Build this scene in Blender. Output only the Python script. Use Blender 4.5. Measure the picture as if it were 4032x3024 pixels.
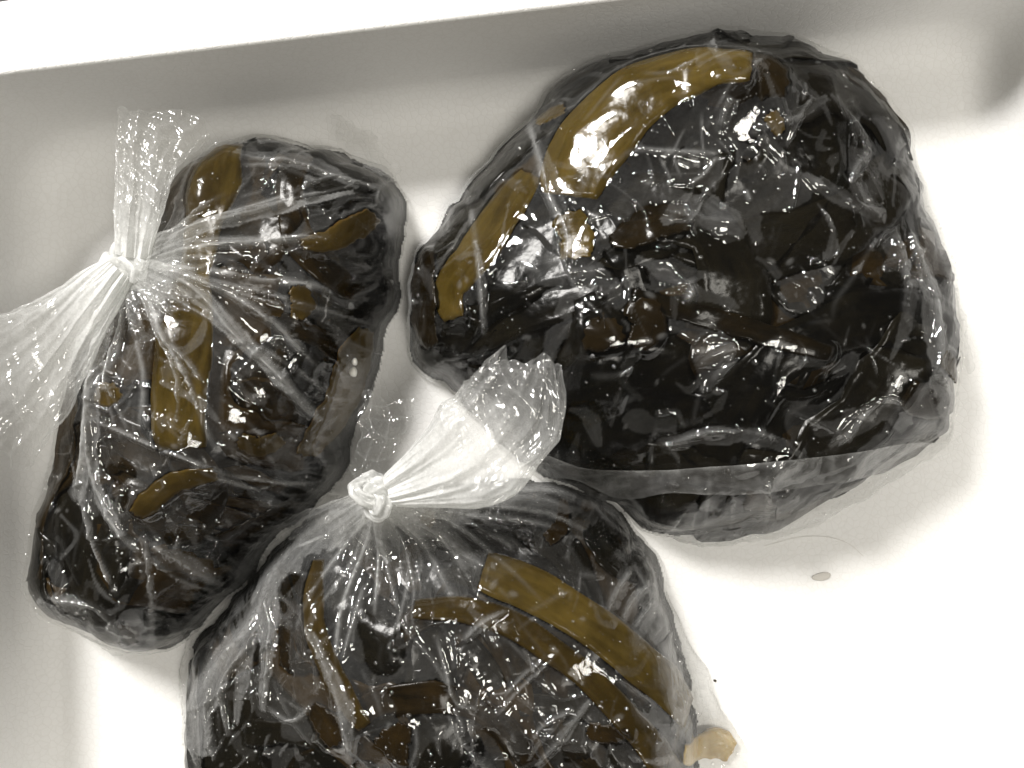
import bpy, math, random
import numpy as np
from mathutils import Vector

# ------------------------------------------------------------------ camera, world, lamps, exposure
SC = bpy.context.scene
COL = SC.collection
for o in list(bpy.data.objects):
    bpy.data.objects.remove(o)
random.seed(7)
RNG = np.random.default_rng(11)

CAM_H = 0.486                      # lens height above the foam floor (m)
F_PX = 3264.0                      # focal length in photograph pixels (4032 wide)
cd = bpy.data.cameras.new('camera')
cd.sensor_width = 36.0
cd.lens = 36.0 * F_PX / 4032.0
cd.clip_start = 0.01
cd.clip_end = 50.0
cam = bpy.data.objects.new('camera', cd)
cam.location = (0, 0, CAM_H)
COL.objects.link(cam)
SC.camera = cam

world = bpy.data.worlds.new('World')
SC.world = world
world.use_nodes = True
bg = world.node_tree.nodes['Background']
bg.inputs['Color'].default_value = (1.0, 0.92, 0.78, 1)
bg.inputs['Strength'].default_value = 0.105


def area_lamp(name, loc, target, size, watts, col):
    ld = bpy.data.lights.new(name, 'AREA')
    ld.shape = 'DISK'
    ld.size = size
    ld.energy = watts
    ld.color = col
    o = bpy.data.objects.new(name, ld)
    o.location = loc
    d = Vector(target) - Vector(loc)
    o.rotation_euler = d.to_track_quat('-Z', 'Y').to_euler()
    COL.objects.link(o)
    return o


area_lamp('work_lamp', (-0.80, 1.05, 1.29), (0, 0, 0.03), 0.40, 54, (1.0, 0.975, 0.945))
area_lamp('fill_lamp', (0.55, -0.45, 1.9), (0, 0, 0), 0.50, 17, (1.0, 0.96, 0.88))  # added fill lamp, lightens the shaded walls and floor

SC.view_settings.view_transform = 'Standard'
SC.view_settings.look = 'None'
SC.view_settings.exposure = 0.0
SC.view_settings.gamma = 1.0
SC.render.engine = 'CYCLES'
SC.cycles.transparent_max_bounces = 24
SC.cycles.max_bounces = 10


# ------------------------------------------------------------------ helpers
def W(px, py, z=0.0):
    """photo pixel (4032x3024) + height -> world point"""
    s = (CAM_H - z) / F_PX
    return ((px - 2016.0) * s, (1512.0 - py) * s, z)


def Wd(pts, z, k=4032 / 2212.0):
    return np.array([W(x * k, y * k, z)[:2] for x, y in pts])


def tag(o, label=None, cat=None, group=None, kind=None):
    if label: o['label'] = label
    if cat: o['category'] = cat
    if group: o['group'] = group
    if kind: o['kind'] = kind
    return o


def empty(name, loc):
    o = bpy.data.objects.new(name, None)
    o.empty_display_size = 0.02
    o.location = loc
    COL.objects.link(o)
    return o


def mesh_obj(name, verts, faces, mat, parent=None, smooth=True, attrs=None):
    """verts (n,3) world array, faces (m,4)/(m,3) int array or list"""
    me = bpy.data.meshes.new(name)
    verts = np.asarray(verts, dtype=np.float32)
    if parent is not None:
        verts = verts - np.array(parent.location, dtype=np.float32)
    if isinstance(faces, np.ndarray):
        nf, k = faces.shape
        me.vertices.add(len(verts))
        me.vertices.foreach_set('co', verts.ravel())
        me.loops.add(nf * k)
        me.loops.foreach_set('vertex_index', faces.astype(np.int32).ravel())
        me.polygons.add(nf)
        me.polygons.foreach_set('loop_start', np.arange(0, nf * k, k, dtype=np.int32))
        me.polygons.foreach_set('loop_total', np.full(nf, k, dtype=np.int32))
        me.update(calc_edges=True)
        me.validate()
    else:
        me.from_pydata([tuple(map(float, v)) for v in verts], [], [tuple(map(int, f)) for f in faces])
        me.update()
    if smooth:
        me.polygons.foreach_set('use_smooth', np.ones(len(me.polygons), dtype=bool))
    if attrs:
        for an, av in attrs.items():
            a = me.attributes.new(an, 'FLOAT', 'POINT')
            a.data.foreach_set('value', np.asarray(av, dtype=np.float32))
    me.materials.append(mat)
    o = bpy.data.objects.new(name, me)
    COL.objects.link(o)
    if parent is not None:
        o.parent = parent
    return o


_gcache = {}


def perlin(x, y, seed=0):
    if seed not in _gcache:
        r = np.random.default_rng(seed + 1000)
        a = r.random((256, 256)) * 2 * np.pi
        _gcache[seed] = (np.cos(a), np.sin(a))
    gx, gy = _gcache[seed]
    xi = np.floor(x).astype(int); yi = np.floor(y).astype(int)
    xf = x - xi; yf = y - yi
    u = xf * xf * xf * (xf * (xf * 6 - 15) + 10)
    v = yf * yf * yf * (yf * (yf * 6 - 15) + 10)

    def g(ix, iy, dx, dy):
        ix = ix & 255; iy = iy & 255
        return gx[ix, iy] * dx + gy[ix, iy] * dy
    n00 = g(xi, yi, xf, yf); n10 = g(xi + 1, yi, xf - 1, yf)
    n01 = g(xi, yi + 1, xf, yf - 1); n11 = g(xi + 1, yi + 1, xf - 1, yf - 1)
    return ((n00 * (1 - u) + n10 * u) * (1 - v) + (n01 * (1 - u) + n11 * u) * v) * 1.4


def fbm(x, y, seed, octv=4):
    s = 0; a = 1.0; t = 0
    for k in range(octv):
        s = s + a * perlin(x * 2 ** k + 17.3 * k, y * 2 ** k - 9.1 * k, seed + k)
        t += a; a *= 0.5
    return s / t


def worley(x, y, seed):
    """F1^2 and F2-F1 of a jittered grid: bowls between straight creases"""
    r = np.random.default_rng(seed + 5000)
    jx = r.random((128, 128)); jy = r.random((128, 128))
    xi = np.floor(x).astype(int); yi = np.floor(y).astype(int)
    f1 = np.full(x.shape, 9.0); f2 = np.full(x.shape, 9.0)
    for di in (-1, 0, 1):
        for dj in (-1, 0, 1):
            cx = xi + di; cy = yi + dj
            d = (cx + jx[cx & 127, cy & 127] - x) ** 2 + (cy + jy[cx & 127, cy & 127] - y) ** 2
            f2 = np.minimum(f2, np.maximum(d, f1))
            f1 = np.minimum(f1, d)
    return f1, np.sqrt(f2) - np.sqrt(f1)


def smooth(a, b, x):
    t = np.clip((x - a) / (b - a), 0, 1)
    return t * t * (3 - 2 * t)


def resample(pts, n):
    """Catmull-Rom through pts, n samples evenly spaced in arc length"""
    p = np.asarray(pts, float)
    P = np.vstack([2 * p[0] - p[1], p, 2 * p[-1] - p[-2]])
    out = []
    for i in range(1, len(P) - 2):
        for t in np.linspace(0, 1, 16, endpoint=False):
            a, b, c, d = P[i - 1], P[i], P[i + 1], P[i + 2]
            out.append(0.5 * (2 * b + (c - a) * t + (2 * a - 5 * b + 4 * c - d) * t * t + (3 * b - a - 3 * c + d) * t ** 3))
    out.append(p[-1])
    out = np.array(out)
    s = np.r_[0, np.cumsum(np.linalg.norm(np.diff(out[:, :2], axis=0), axis=1))]
    q = np.linspace(0, s[-1], n)
    return np.stack([np.interp(q, s, out[:, k]) for k in range(p.shape[1])], 1)


class Grid:
    """height grid round one bag"""

    def __init__(self, poly, res):
        self.res = res
        self.x0, self.y0 = poly.min(0) - 0.008
        x1, y1 = poly.max(0) + 0.008
        self.nx = int((x1 - self.x0) / res) + 1
        self.ny = int((y1 - self.y0) / res) + 1
        self.X, self.Y = np.meshgrid(self.x0 + np.arange(self.nx) * res, self.y0 + np.arange(self.ny) * res)

    def dist(self, poly):
        """signed distance, positive inside"""
        X, Y = self.X, self.Y
        d2 = np.full(X.shape, 9e9)
        ins = np.zeros(X.shape, bool)
        n = len(poly)
        for i in range(n):
            ax, ay = poly[i]; bx, by = poly[(i + 1) % n]
            ex, ey = bx - ax, by - ay
            L = ex * ex + ey * ey + 1e-18
            t = np.clip(((X - ax) * ex + (Y - ay) * ey) / L, 0, 1)
            d2 = np.minimum(d2, (X - ax - t * ex) ** 2 + (Y - ay - t * ey) ** 2)
            c = (ay > Y) != (by > Y)
            with np.errstate(divide='ignore', invalid='ignore'):
                ins ^= c & (X < (bx - ax) * (Y - ay) / (by - ay if by != ay else 1e-12) + ax)
        return np.where(ins, 1, -1) * np.sqrt(d2)

    def blur(self, A, sig):
        s = sig / self.res
        key = (round(s, 3))
        if not hasattr(self, '_k'): self._k = {}
        if key not in self._k:
            fy = np.fft.fftfreq(self.ny)[:, None]; fx = np.fft.rfftfreq(self.nx)[None, :]
            self._k[key] = np.exp(-2 * (np.pi * s) ** 2 * (fx * fx + fy * fy))
        return np.fft.irfft2(np.fft.rfft2(A) * self._k[key], s=A.shape)

    def sample(self, A, x, y):
        u = np.clip((np.asarray(x) - self.x0) / self.res, 0, self.nx - 1.001)
        v = np.clip((np.asarray(y) - self.y0) / self.res, 0, self.ny - 1.001)
        i = u.astype(int); j = v.astype(int); fu = u - i; fv = v - j
        return (A[j, i] * (1 - fu) + A[j, i + 1] * fu) * (1 - fv) + (A[j + 1, i] * (1 - fu) + A[j + 1, i + 1] * fu) * fv

    def splat_max(self, A, x, y, z):
        i = np.clip(np.round((x - self.x0) / self.res).astype(int), 0, self.nx - 1)
        j = np.clip(np.round((y - self.y0) / self.res).astype(int), 0, self.ny - 1)
        np.maximum.at(A, (j.ravel(), i.ravel()), z.ravel())

    def px2w(self, A, pts):
        """photo pixels -> world points lying on height field A"""
        out = []
        for q in pts:
            z = 0.05
            for _ in range(6):
                x, y, _z = W(q[0], q[1], z)
                z = 0.5 * z + 0.5 * float(self.sample(A, x, y))
            out.append((x, y, z))
        return np.array(out)

    def mesh(self, Z, mask, edge=None):
        idx = -np.ones(Z.shape, int)
        cell = mask[:-1, :-1] & mask[1:, :-1] & mask[:-1, 1:] & mask[1:, 1:]
        used = np.zeros(Z.shape, bool)
        used[:-1, :-1] |= cell; used[1:, :-1] |= cell; used[:-1, 1:] |= cell; used[1:, 1:] |= cell
        idx[used] = np.arange(used.sum())
        XX, YY = self.X, self.Y
        if edge is not None:                       # pull the rim vertices onto the outline so it is not stepped
            gy, gx = np.gradient(edge, self.res)
            m = np.where(edge < 1.3 * self.res, edge, 0)
            XX = XX - gx * m; YY = YY - gy * m
        v = np.stack([XX[used], YY[used], Z[used]], 1)
        f = np.stack([idx[:-1, :-1][cell], idx[:-1, 1:][cell], idx[1:, 1:][cell], idx[1:, :-1][cell]], 1)
        return v, f, used


def line_field(G, pts):
    """distance to polyline and parameter along it, on the sub-window around it"""
    p = resample(pts, 40)
    pad = 0.02
    i0 = max(0, int((p[:, 0].min() - pad - G.x0) / G.res)); i1 = min(G.nx, int((p[:, 0].max() + pad - G.x0) / G.res))
    j0 = max(0, int((p[:, 1].min() - pad - G.y0) / G.res)); j1 = min(G.ny, int((p[:, 1].max() + pad - G.y0) / G.res))
    if i1 <= i0 or j1 <= j0: return None
    sl = (slice(j0, j1), slice(i0, i1))
    X = G.X[sl]; Y = G.Y[sl]
    best = np.full(X.shape, 9.0); tt = np.zeros(X.shape); sd = np.zeros(X.shape)
    n = len(p) - 1
    for i in range(n):
        ex, ey = p[i + 1, :2] - p[i, :2]
        L = ex * ex + ey * ey + 1e-18
        t = np.clip(((X - p[i, 0]) * ex + (Y - p[i, 1]) * ey) / L, 0, 1)
        dx = X - p[i, 0] - t * ex; dy = Y - p[i, 1] - t * ey
        d = dx * dx + dy * dy
        m = d < best
        best = np.where(m, d, best); tt = np.where(m, (i + t) / n, tt)
        sd = np.where(m, np.sign(ex * dy - ey * dx), sd)
    return sl, np.sqrt(best), tt, sd


# ------------------------------------------------------------------ materials
def new_mat(name):
    m = bpy.data.materials.new(name)
    m.use_nodes = True
    nt = m.node_tree
    for n in list(nt.nodes): nt.nodes.remove(n)
    out = nt.nodes.new('ShaderNodeOutputMaterial')
    return m, nt, out


def N(nt, t, **kw):
    n = nt.nodes.new('ShaderNode' + t)
    for k, v in kw.items():
        if hasattr(n, k) and k not in n.inputs: setattr(n, k, v)
        else: n.inputs[k].default_value = v
    return n


def math_node(nt, op, a, b=None, clamp=False):
    n = nt.nodes.new('ShaderNodeMath'); n.operation = op; n.use_clamp = clamp
    for k, v in ((0, a), (1, b)):
        if v is None: continue
        if isinstance(v, (int, float)): n.inputs[k].default_value = v
        else: nt.links.new(v, n.inputs[k])
    return n.outputs[0]


def foam_material():
    m, nt, out = new_mat('white_foam')
    L = nt.links.new
    b = N(nt, 'BsdfPrincipled', Roughness=0.55)
    b.inputs['Subsurface Weight'].default_value = 0.0
    co = N(nt, 'TexCoord')
    v = N(nt, 'TexVoronoi', feature='DISTANCE_TO_EDGE', Scale=260.0)
    L(co.outputs['Object'], v.inputs['Vector'])
    r = N(nt, 'MapRange'); r.inputs['From Max'].default_value = 0.10
    L(v.outputs['Distance'], r.inputs['Value'])
    v2 = N(nt, 'TexVoronoi', Scale=260.0)
    L(co.outputs['Object'], v2.inputs['Vector'])
    n1 = N(nt, 'TexNoise', Scale=9.0, Detail=4.0)
    L(co.outputs['Object'], n1.inputs['Vector'])
    mx = N(nt, 'Mix', data_type='RGBA')
    mx.inputs['A'].default_value = (0.85, 0.842, 0.82, 1); mx.inputs['B'].default_value = (0.885, 0.88, 0.862, 1)
    L(r.outputs[0], mx.inputs['Factor'])
    mx2 = N(nt, 'Mix', data_type='RGBA', blend_type='MULTIPLY'); mx2.inputs['Factor'].default_value = 0.10
    L(mx.outputs['Result'], mx2.inputs['A']); L(n1.outputs['Fac'], mx2.inputs['B'])
    L(mx2.outputs['Result'], b.inputs['Base Color'])
    h = math_node(nt, 'MULTIPLY_ADD', r.outputs[0], 0.6)
    nt.nodes[-1].inputs[2].default_value = 0.0
    h2 = math_node(nt, 'ADD', h, math_node(nt, 'MULTIPLY', v2.outputs['Distance'], -0.35))
    bp = N(nt, 'Bump', Strength=0.2, Distance=0.0006)
    L(h2, bp.inputs['Height']); L(bp.outputs[0], b.inputs['Normal'])
    L(b.outputs[0], out.inputs[0])
    return m


def kelp_material(name, c1, c2, rough=0.22, sss=0.0, scale=40.0, trans=0.0):
    m, nt, out = new_mat(name)
    L = nt.links.new
    b = N(nt, 'BsdfPrincipled', Roughness=rough)
    b.inputs['IOR'].default_value = 1.42
    b.inputs['Coat Weight'].default_value = 0.0
    b.inputs['Specular IOR Level'].default_value = 0.22
    co = N(nt, 'TexCoord'); oi = N(nt, 'ObjectInfo')
    off = N(nt, 'VectorMath', operation='ADD')
    L(co.outputs['Object'], off.inputs[0])
    sc = N(nt, 'VectorMath', operation='SCALE'); sc.inputs['Scale'].default_value = 3.0
    L(oi.outputs['Random'], sc.inputs[0]); L(sc.outputs[0], off.inputs[1])
    n = N(nt, 'TexNoise', Scale=scale, Detail=6.0, Roughness=0.6)
    L(off.outputs[0], n.inputs['Vector'])
    # fibres run along each blade (attributes su along, sv across)
    au = N(nt, 'Attribute'); au.attribute_name = 'su'
    av = N(nt, 'Attribute'); av.attribute_name = 'sv'
    cx = N(nt, 'CombineXYZ')
    L(math_node(nt, 'MULTIPLY', au.outputs['Fac'], 45.0), cx.inputs[0])
    L(math_node(nt, 'MULTIPLY', av.outputs['Fac'], 230.0), cx.inputs[1])
    L(math_node(nt, 'MULTIPLY', oi.outputs['Random'], 50.0), cx.inputs[2])
    nf = N(nt, 'TexNoise', Scale=1.0, Detail=4.0, Roughness=0.6)
    L(cx.outputs[0], nf.inputs['Vector'])
    nm = math_node(nt, 'ADD', math_node(nt, 'MULTIPLY_ADD', oi.outputs['Random'], 0.22), math_node(nt, 'ADD', math_node(nt, 'MULTIPLY', n.outputs['Fac'], 0.6), math_node(nt, 'MULTIPLY', nf.outputs['Fac'], 0.4)))
    [q for q in nt.nodes if q.type == 'MATH' and q.operation == 'MULTIPLY_ADD'][-1].inputs[2].default_value = -0.11
    r = N(nt, 'MapRange'); r.inputs['From Min'].default_value = 0.36; r.inputs['From Max'].default_value = 0.64
    L(nm, r.inputs['Value'])
    mx = N(nt, 'Mix', data_type='RGBA')
    mx.inputs['A'].default_value = (*c1, 1); mx.inputs['B'].default_value = (*c2, 1)
    L(r.outputs[0], mx.inputs['Factor'])
    L(mx.outputs['Result'], b.inputs['Base Color'])
    if sss:
        b.inputs['Subsurface Weight'].default_value = sss
        b.inputs['Subsurface Radius'].default_value = (0.004, 0.002, 0.0006)
        b.inputs['Subsurface Scale'].default_value = 0.6
    n2 = N(nt, 'TexNoise', Scale=330.0, Detail=3.0)
    L(off.outputs[0], n2.inputs['Vector'])
    bp = N(nt, 'Bump', Strength=0.25, Distance=0.0006)
    L(n2.outputs['Fac'], bp.inputs['Height'])
    n3 = N(nt, 'TexNoise', Scale=70.0, Detail=2.0)
    L(off.outputs[0], n3.inputs['Vector'])
    bp2 = N(nt, 'Bump', Strength=0.5, Distance=0.003)
    L(n3.outputs['Fac'], bp2.inputs['Height']); L(bp.outputs[0], bp2.inputs['Normal'])
    L(bp2.outputs[0], b.inputs['Normal']); L(bp2.outputs[0], b.inputs['Coat Normal'])
    L(b.outputs[0], out.inputs[0])
    return m


def film_material(name, gain=1.0, rough=0.07, spec=1.0):
    """clear polythene: clear where it clings wet, milky where it stands off or is folded ('haze' attribute)"""
    m, nt, out = new_mat(name)
    L = nt.links.new
    at = N(nt, 'Attribute'); at.attribute_name = 'haze'
    co = N(nt, 'TexCoord')
    n = N(nt, 'TexNoise', Scale=420.0, Detail=4.0, Roughness=0.7)
    L(co.outputs['Object'], n.inputs['Vector'])
    r = N(nt, 'MapRange'); r.inputs['From Min'].default_value = 0.3; r.inputs['From Max'].default_value = 0.7
    r.inputs['To Min'].default_value = 0.75; r.inputs['To Max'].default_value = 1.25
    L(n.outputs['Fac'], r.inputs['Value'])
    hz = math_node(nt, 'MULTIPLY', at.outputs['Fac'], r.outputs[0])
    hz = math_node(nt, 'MULTIPLY', hz, gain, clamp=True)
    n2 = N(nt, 'TexNoise', Scale=600.0, Detail=3.0, Roughness=0.6)
    L(co.outputs['Object'], n2.inputs['Vector'])
    bp = N(nt, 'Bump', Strength=0.12, Distance=0.0005)
    L(n2.outputs['Fac'], bp.inputs['Height'])
    tr = N(nt, 'BsdfTransparent'); tr.inputs['Color'].default_value = (0.985, 0.985, 0.98, 1)
    gl = N(nt, 'BsdfGlossy', Roughness=rough); gl.inputs['Color'].default_value = (1, 1, 1, 1)
    L(bp.outputs[0], gl.inputs['Normal'])
    lw = N(nt, 'LayerWeight', Blend=0.5)
    f5 = math_node(nt, 'POWER', lw.outputs['Facing'], 5.0)
    sp = math_node(nt, 'ADD', math_node(nt, 'MULTIPLY', math_node(nt, 'MULTIPLY', at.outputs['Fac'], 25.0, clamp=True), 0.035 * spec), 0.034 * spec)
    fr = math_node(nt, 'ADD', math_node(nt, 'MULTIPLY', f5, 0.18), sp, clamp=True)
    m1 = N(nt, 'MixShader')
    L(fr, m1.inputs[0]); L(tr.outputs[0], m1.inputs[1]); L(gl.outputs[0], m1.inputs[2])
    df = N(nt, 'BsdfDiffuse'); df.inputs['Color'].default_value = (0.86, 0.865, 0.85, 1)
    tl = N(nt, 'BsdfTranslucent'); tl.inputs['Color'].default_value = (0.86, 0.865, 0.85, 1)
    m2 = N(nt, 'MixShader'); m2.inputs[0].default_value = 0.4
    L(df.outputs[0], m2.inputs[1]); L(tl.outputs[0], m2.inputs[2])
    m3 = N(nt, 'MixShader')
    L(hz, m3.inputs[0]); L(m1.outputs[0], m3.inputs[1]); L(m2.outputs[0], m3.inputs[2])
    L(m3.outputs[0], out.inputs[0])
    return m


def plain_material(name, c1, c2, rough, scale):
    m, nt, out = new_mat(name)
    b = N(nt, 'BsdfPrincipled', Roughness=rough)
    co = N(nt, 'TexCoord'); n = N(nt, 'TexNoise', Scale=scale, Detail=5.0)
    nt.links.new(co.outputs['Object'], n.inputs['Vector'])
    mx = N(nt, 'Mix', data_type='RGBA')
    mx.inputs['A'].default_value = (*c1, 1); mx.inputs['B'].default_value = (*c2, 1)
    nt.links.new(n.outputs['Fac'], mx.inputs['Factor'])
    nt.links.new(mx.outputs['Result'], b.inputs['Base Color'])
    nt.links.new(b.outputs[0], out.inputs[0])
    return m


M = {
    'foam': foam_material(),
    'black': kelp_material('wet_black_kelp', (0.0012, 0.0012, 0.0010), (0.0075, 0.0062, 0.0034)),
    'brown': kelp_material('wet_brown_kelp', (0.0055, 0.0037, 0.0013), (0.024, 0.0142, 0.0038)),
    'umber': kelp_material('wet_umber_kelp', (0.0035, 0.0025, 0.001), (0.0125, 0.0078, 0.0024)),
    'olive': kelp_material('wet_olive_kelp', (0.026, 0.0165, 0.0032), (0.062, 0.0400, 0.0080), sss=0.2),
    'ochre': kelp_material('wet_ochre_kelp', (0.030, 0.0190, 0.0034), (0.088, 0.0600, 0.0125), sss=0.2, scale=26.0),
    'tan': kelp_material('pale_tan_kelp', (0.30, 0.21, 0.07), (0.42, 0.31, 0.12), sss=0.4),
    'film': film_material('clear_film'),
    'tail': film_material('gathered_film', rough=0.12),
    'drop': film_material('water_drop', rough=0.12, spec=3.0),
    'knot': film_material('knotted_film', rough=0.15, spec=1.2),
    'ground': plain_material('dark_ground', (0.02, 0.02, 0.022), (0.05, 0.05, 0.05), 0.7, 12),
    'chip': plain_material('dent_shade_grey', (0.50, 0.48, 0.435), (0.57, 0.545, 0.50), 0.6, 90),  # grey holds the shade inside a foam dent
    'grain': plain_material('white_grain', (0.70, 0.69, 0.64), (0.78, 0.77, 0.72), 0.4, 90),
    'fibre': plain_material('grey_fibre', (0.62, 0.60, 0.56), (0.70, 0.68, 0.64), 0.6, 90),
    'speck': plain_material('dark_speck', (0.02, 0.015, 0.01), (0.05, 0.04, 0.02), 0.6, 90),
}

# ------------------------------------------------------------------ the ground and the foam box
GZ = -0.03
g = mesh_obj('ground', [(-3, -3, GZ), (3, -3, GZ), (3, 3, GZ), (-3, 3, GZ)], [(0, 1, 2, 3)], M['ground'])
tag(g, kind='structure')

BOX_H = 0.0865


def foam_box():
    corners = [W(110, 560)[:2], W(3930, 97)[:2], W(4050, 3120)[:2], W(160, 3600)[:2]]   # inner foot of the walls
    corners = [np.array(c) for c in corners]
    cen = sum(corners) / 4

    def ring(off, z, rad, n=14):
        pts = []
        k = len(corners)
        ln = []
        for i in range(k):
            a = corners[i]; b = corners[(i + 1) % k]
            d = (b - a) / np.linalg.norm(b - a); nrm = np.array([-d[1], d[0]])
            if np.dot(nrm, (a + b) / 2 - cen) < 0: nrm = -nrm
            ln.append((a + nrm * off, d))
        for i in range(k):
            (p, d), (q, e) = ln[i - 1], ln[i]
            t = np.linalg.solve(np.array([d, -e]).T, q - p)
            c = p + d * t[0]
            a = c - d * rad; b = c + e * rad
            for s in np.linspace(0, 1, n):
                pts.append((1 - s) ** 2 * a + 2 * s * (1 - s) * c + s * s * b)
        # long sides get in-between points so the bead relief shades evenly
        return [(x, y, z) for x, y in pts]
    R = 0.045
    fil = 0.022
    base_r = ring(-fil, 0.0, R - fil)
    prof_wall = [(-fil + fil * math.sin(a), fil - fil * math.cos(a)) for a in np.linspace(0, math.pi / 2, 7)]
    prof_wall += [(0.001, 0.04), (0.002, 0.06), (0.003, BOX_H - 0.0015)]
    prof_rim = [(0.003, BOX_H - 0.0015), (0.0036, BOX_H - 0.0004), (0.0048, BOX_H), (0.037, BOX_H), (0.0385, BOX_H - 0.001), (0.039, BOX_H - 0.003),
                (0.037, 0.0), (0.036, GZ + 0.001)]
    root = empty('foam_box', (0, 0, GZ))
    tag(root, 'white foam box with rounded inner corners and a bright rim holding all the bags', 'box')

    def loft(name, prof):
        vs = []; fs = []
        n = None
        for off, z in prof:
            r = ring(off, z, max(0.004, R + off)); n = len(r); vs += r
        for k in range(len(prof) - 1):
            for i in range(n):
                j = (i + 1) % n
                fs.append((k * n + i, k * n + j, (k + 1) * n + j, (k + 1) * n + i))
        return mesh_obj(name, vs, fs, M['foam'], root)
    mesh_obj('base', base_r, [tuple(range(len(base_r)))[::-1]], M['foam'], root, smooth=False)
    loft('wall', prof_wall)
    loft('rim', prof_rim)


foam_box()


# ------------------------------------------------------------------ kelp and film
def ribbon(G, top, path_xy, widths, thick, ripple, seed, nu=26, nv=8, zoff=0.0008, edge_curl=0.0, base_blur=None, rag=0.28, dome=0.0):
    """a blade of kelp draped on height field; returns verts, faces and the dense samples for the splat"""
    p = resample(path_xy, nu)
    t = np.gradient(p, axis=0); t /= np.linalg.norm(t, axis=1)[:, None] + 1e-12
    nrm = np.stack([-t[:, 1], t[:, 0]], 1)
    s = np.linspace(0, 1, nu)
    w = np.interp(s, np.linspace(0, 1, len(widths)), widths)
    endr = np.clip(np.minimum(s, 1 - s) / 0.06, 0, 1) ** 0.5 * 0.12 + 0.88
    w = w * endr
    v = np.linspace(-1, 1, nv)
    wl = 1 + rag * (perlin(s * 5 + seed * 1.7, s * 0 + seed * 0.37, 3) + 0.5 * perlin(s * 14 + seed, s * 0 + seed * 0.7, 4))
    wr_ = 1 + rag * (perlin(s * 5 + seed * 2.9, s * 0 - seed * 0.51, 3) + 0.5 * perlin(s * 14 - seed, s * 0 + seed * 1.1, 4))
    side = np.where(v[None, :] < 0, wl[:, None], wr_[:, None]) * w[:, None] * v[None, :] * 0.5
    en = rag * 0.35 * w.max() * (perlin(v * 1.6 + seed, v * 0 + 0.4, 6) + 0.6 * perlin(v * 4 + seed, v * 0 + 2.4, 7))
    shift = en[None, :] * (smooth(0.75, 1.0, s) - smooth(0.25, 0.0, s))[:, None]
    X = p[:, 0][:, None] + nrm[:, 0][:, None] * side + t[:, 0][:, None] * shift
    Y = p[:, 1][:, None] + nrm[:, 1][:, None] * side + t[:, 1][:, None] * shift
    for _ in range(8):
        d_ = np.clip(0.0034 - G.sample(G.df, X, Y), 0, 0.02)
        X = X + G.sample(G.dgx, X, Y) * d_; Y = Y + G.sample(G.dgy, X, Y) * d_
    B = base_blur if base_blur is not None else G.blur(top, 0.003)
    Z = G.sample(B, X, Y) + zoff
    Z = Z + ripple * perlin(X * 60 + seed, Y * 60 - seed, 5) + edge_curl * (v[None, :] ** 4) + dome * w[:, None] * (1 - v[None, :] ** 2)
    Z = np.maximum(Z, 0.0012)
    up = np.stack([X, Y, Z + thick * 0.5], -1).reshape(-1, 3)
    dn = np.stack([X, Y, Z - thick * 0.5], -1).reshape(-1, 3)
    verts = np.vstack([up, dn])
    n = nu * nv
    faces = []
    for i in range(nu - 1):
        for j in range(nv - 1):
            a = i * nv + j
            faces.append((a, a + nv, a + nv + 1, a + 1))
            faces.append((n + a, n + a + 1, n + a + nv + 1, n + a + nv))
    for i in range(nu - 1):
        for j in (0, nv - 1):
            a = i * nv + j; b = a + nv
            faces.append((a, b, n + b, n + a) if j == nv - 1 else (b, a, n + a, n + b))
    for j in range(nv - 1):
        for i in (0, nu - 1):
            a = i * nv + j; b = a + 1
            faces.append((a, b, n + b, n + a) if i == 0 else (b, a, n + a, n + b))
    # dense samples
    ln = np.linalg.norm(np.diff(p, axis=0), axis=1).sum()
    U = np.linspace(0, nu - 1, max(nu * 3, int(ln / RES * 1.8))); V = np.linspace(0, nv - 1, max(nv * 3, int(w.max() / RES * 1.8)))
    iu = np.clip(U.astype(int), 0, nu - 2); iv = np.clip(V.astype(int), 0, nv - 2)
    fu = (U - iu)[:, None]; fv = (V - iv)[None, :]

    def bil(A):
        a = A[np.ix_(iu, iv)]; b = A[np.ix_(iu + 1, iv)]; c = A[np.ix_(iu, iv + 1)]; d = A[np.ix_(iu + 1, iv + 1)]
        return (a * (1 - fu) + b * fu) * (1 - fv) + (c * (1 - fu) + d * fu) * fv
    arc = np.r_[0, np.cumsum(np.linalg.norm(np.diff(p, axis=0), axis=1))]
    su = np.repeat(arc, nv); sv = (w[:, None] * v[None, :] * 0.5).ravel()
    ribbon.attrs = {'su': np.r_[su, su], 'sv': np.r_[sv, sv]}
    return verts, np.array(faces), (bil(X), bil(Y), bil(Z + thick * 0.5))


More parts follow.
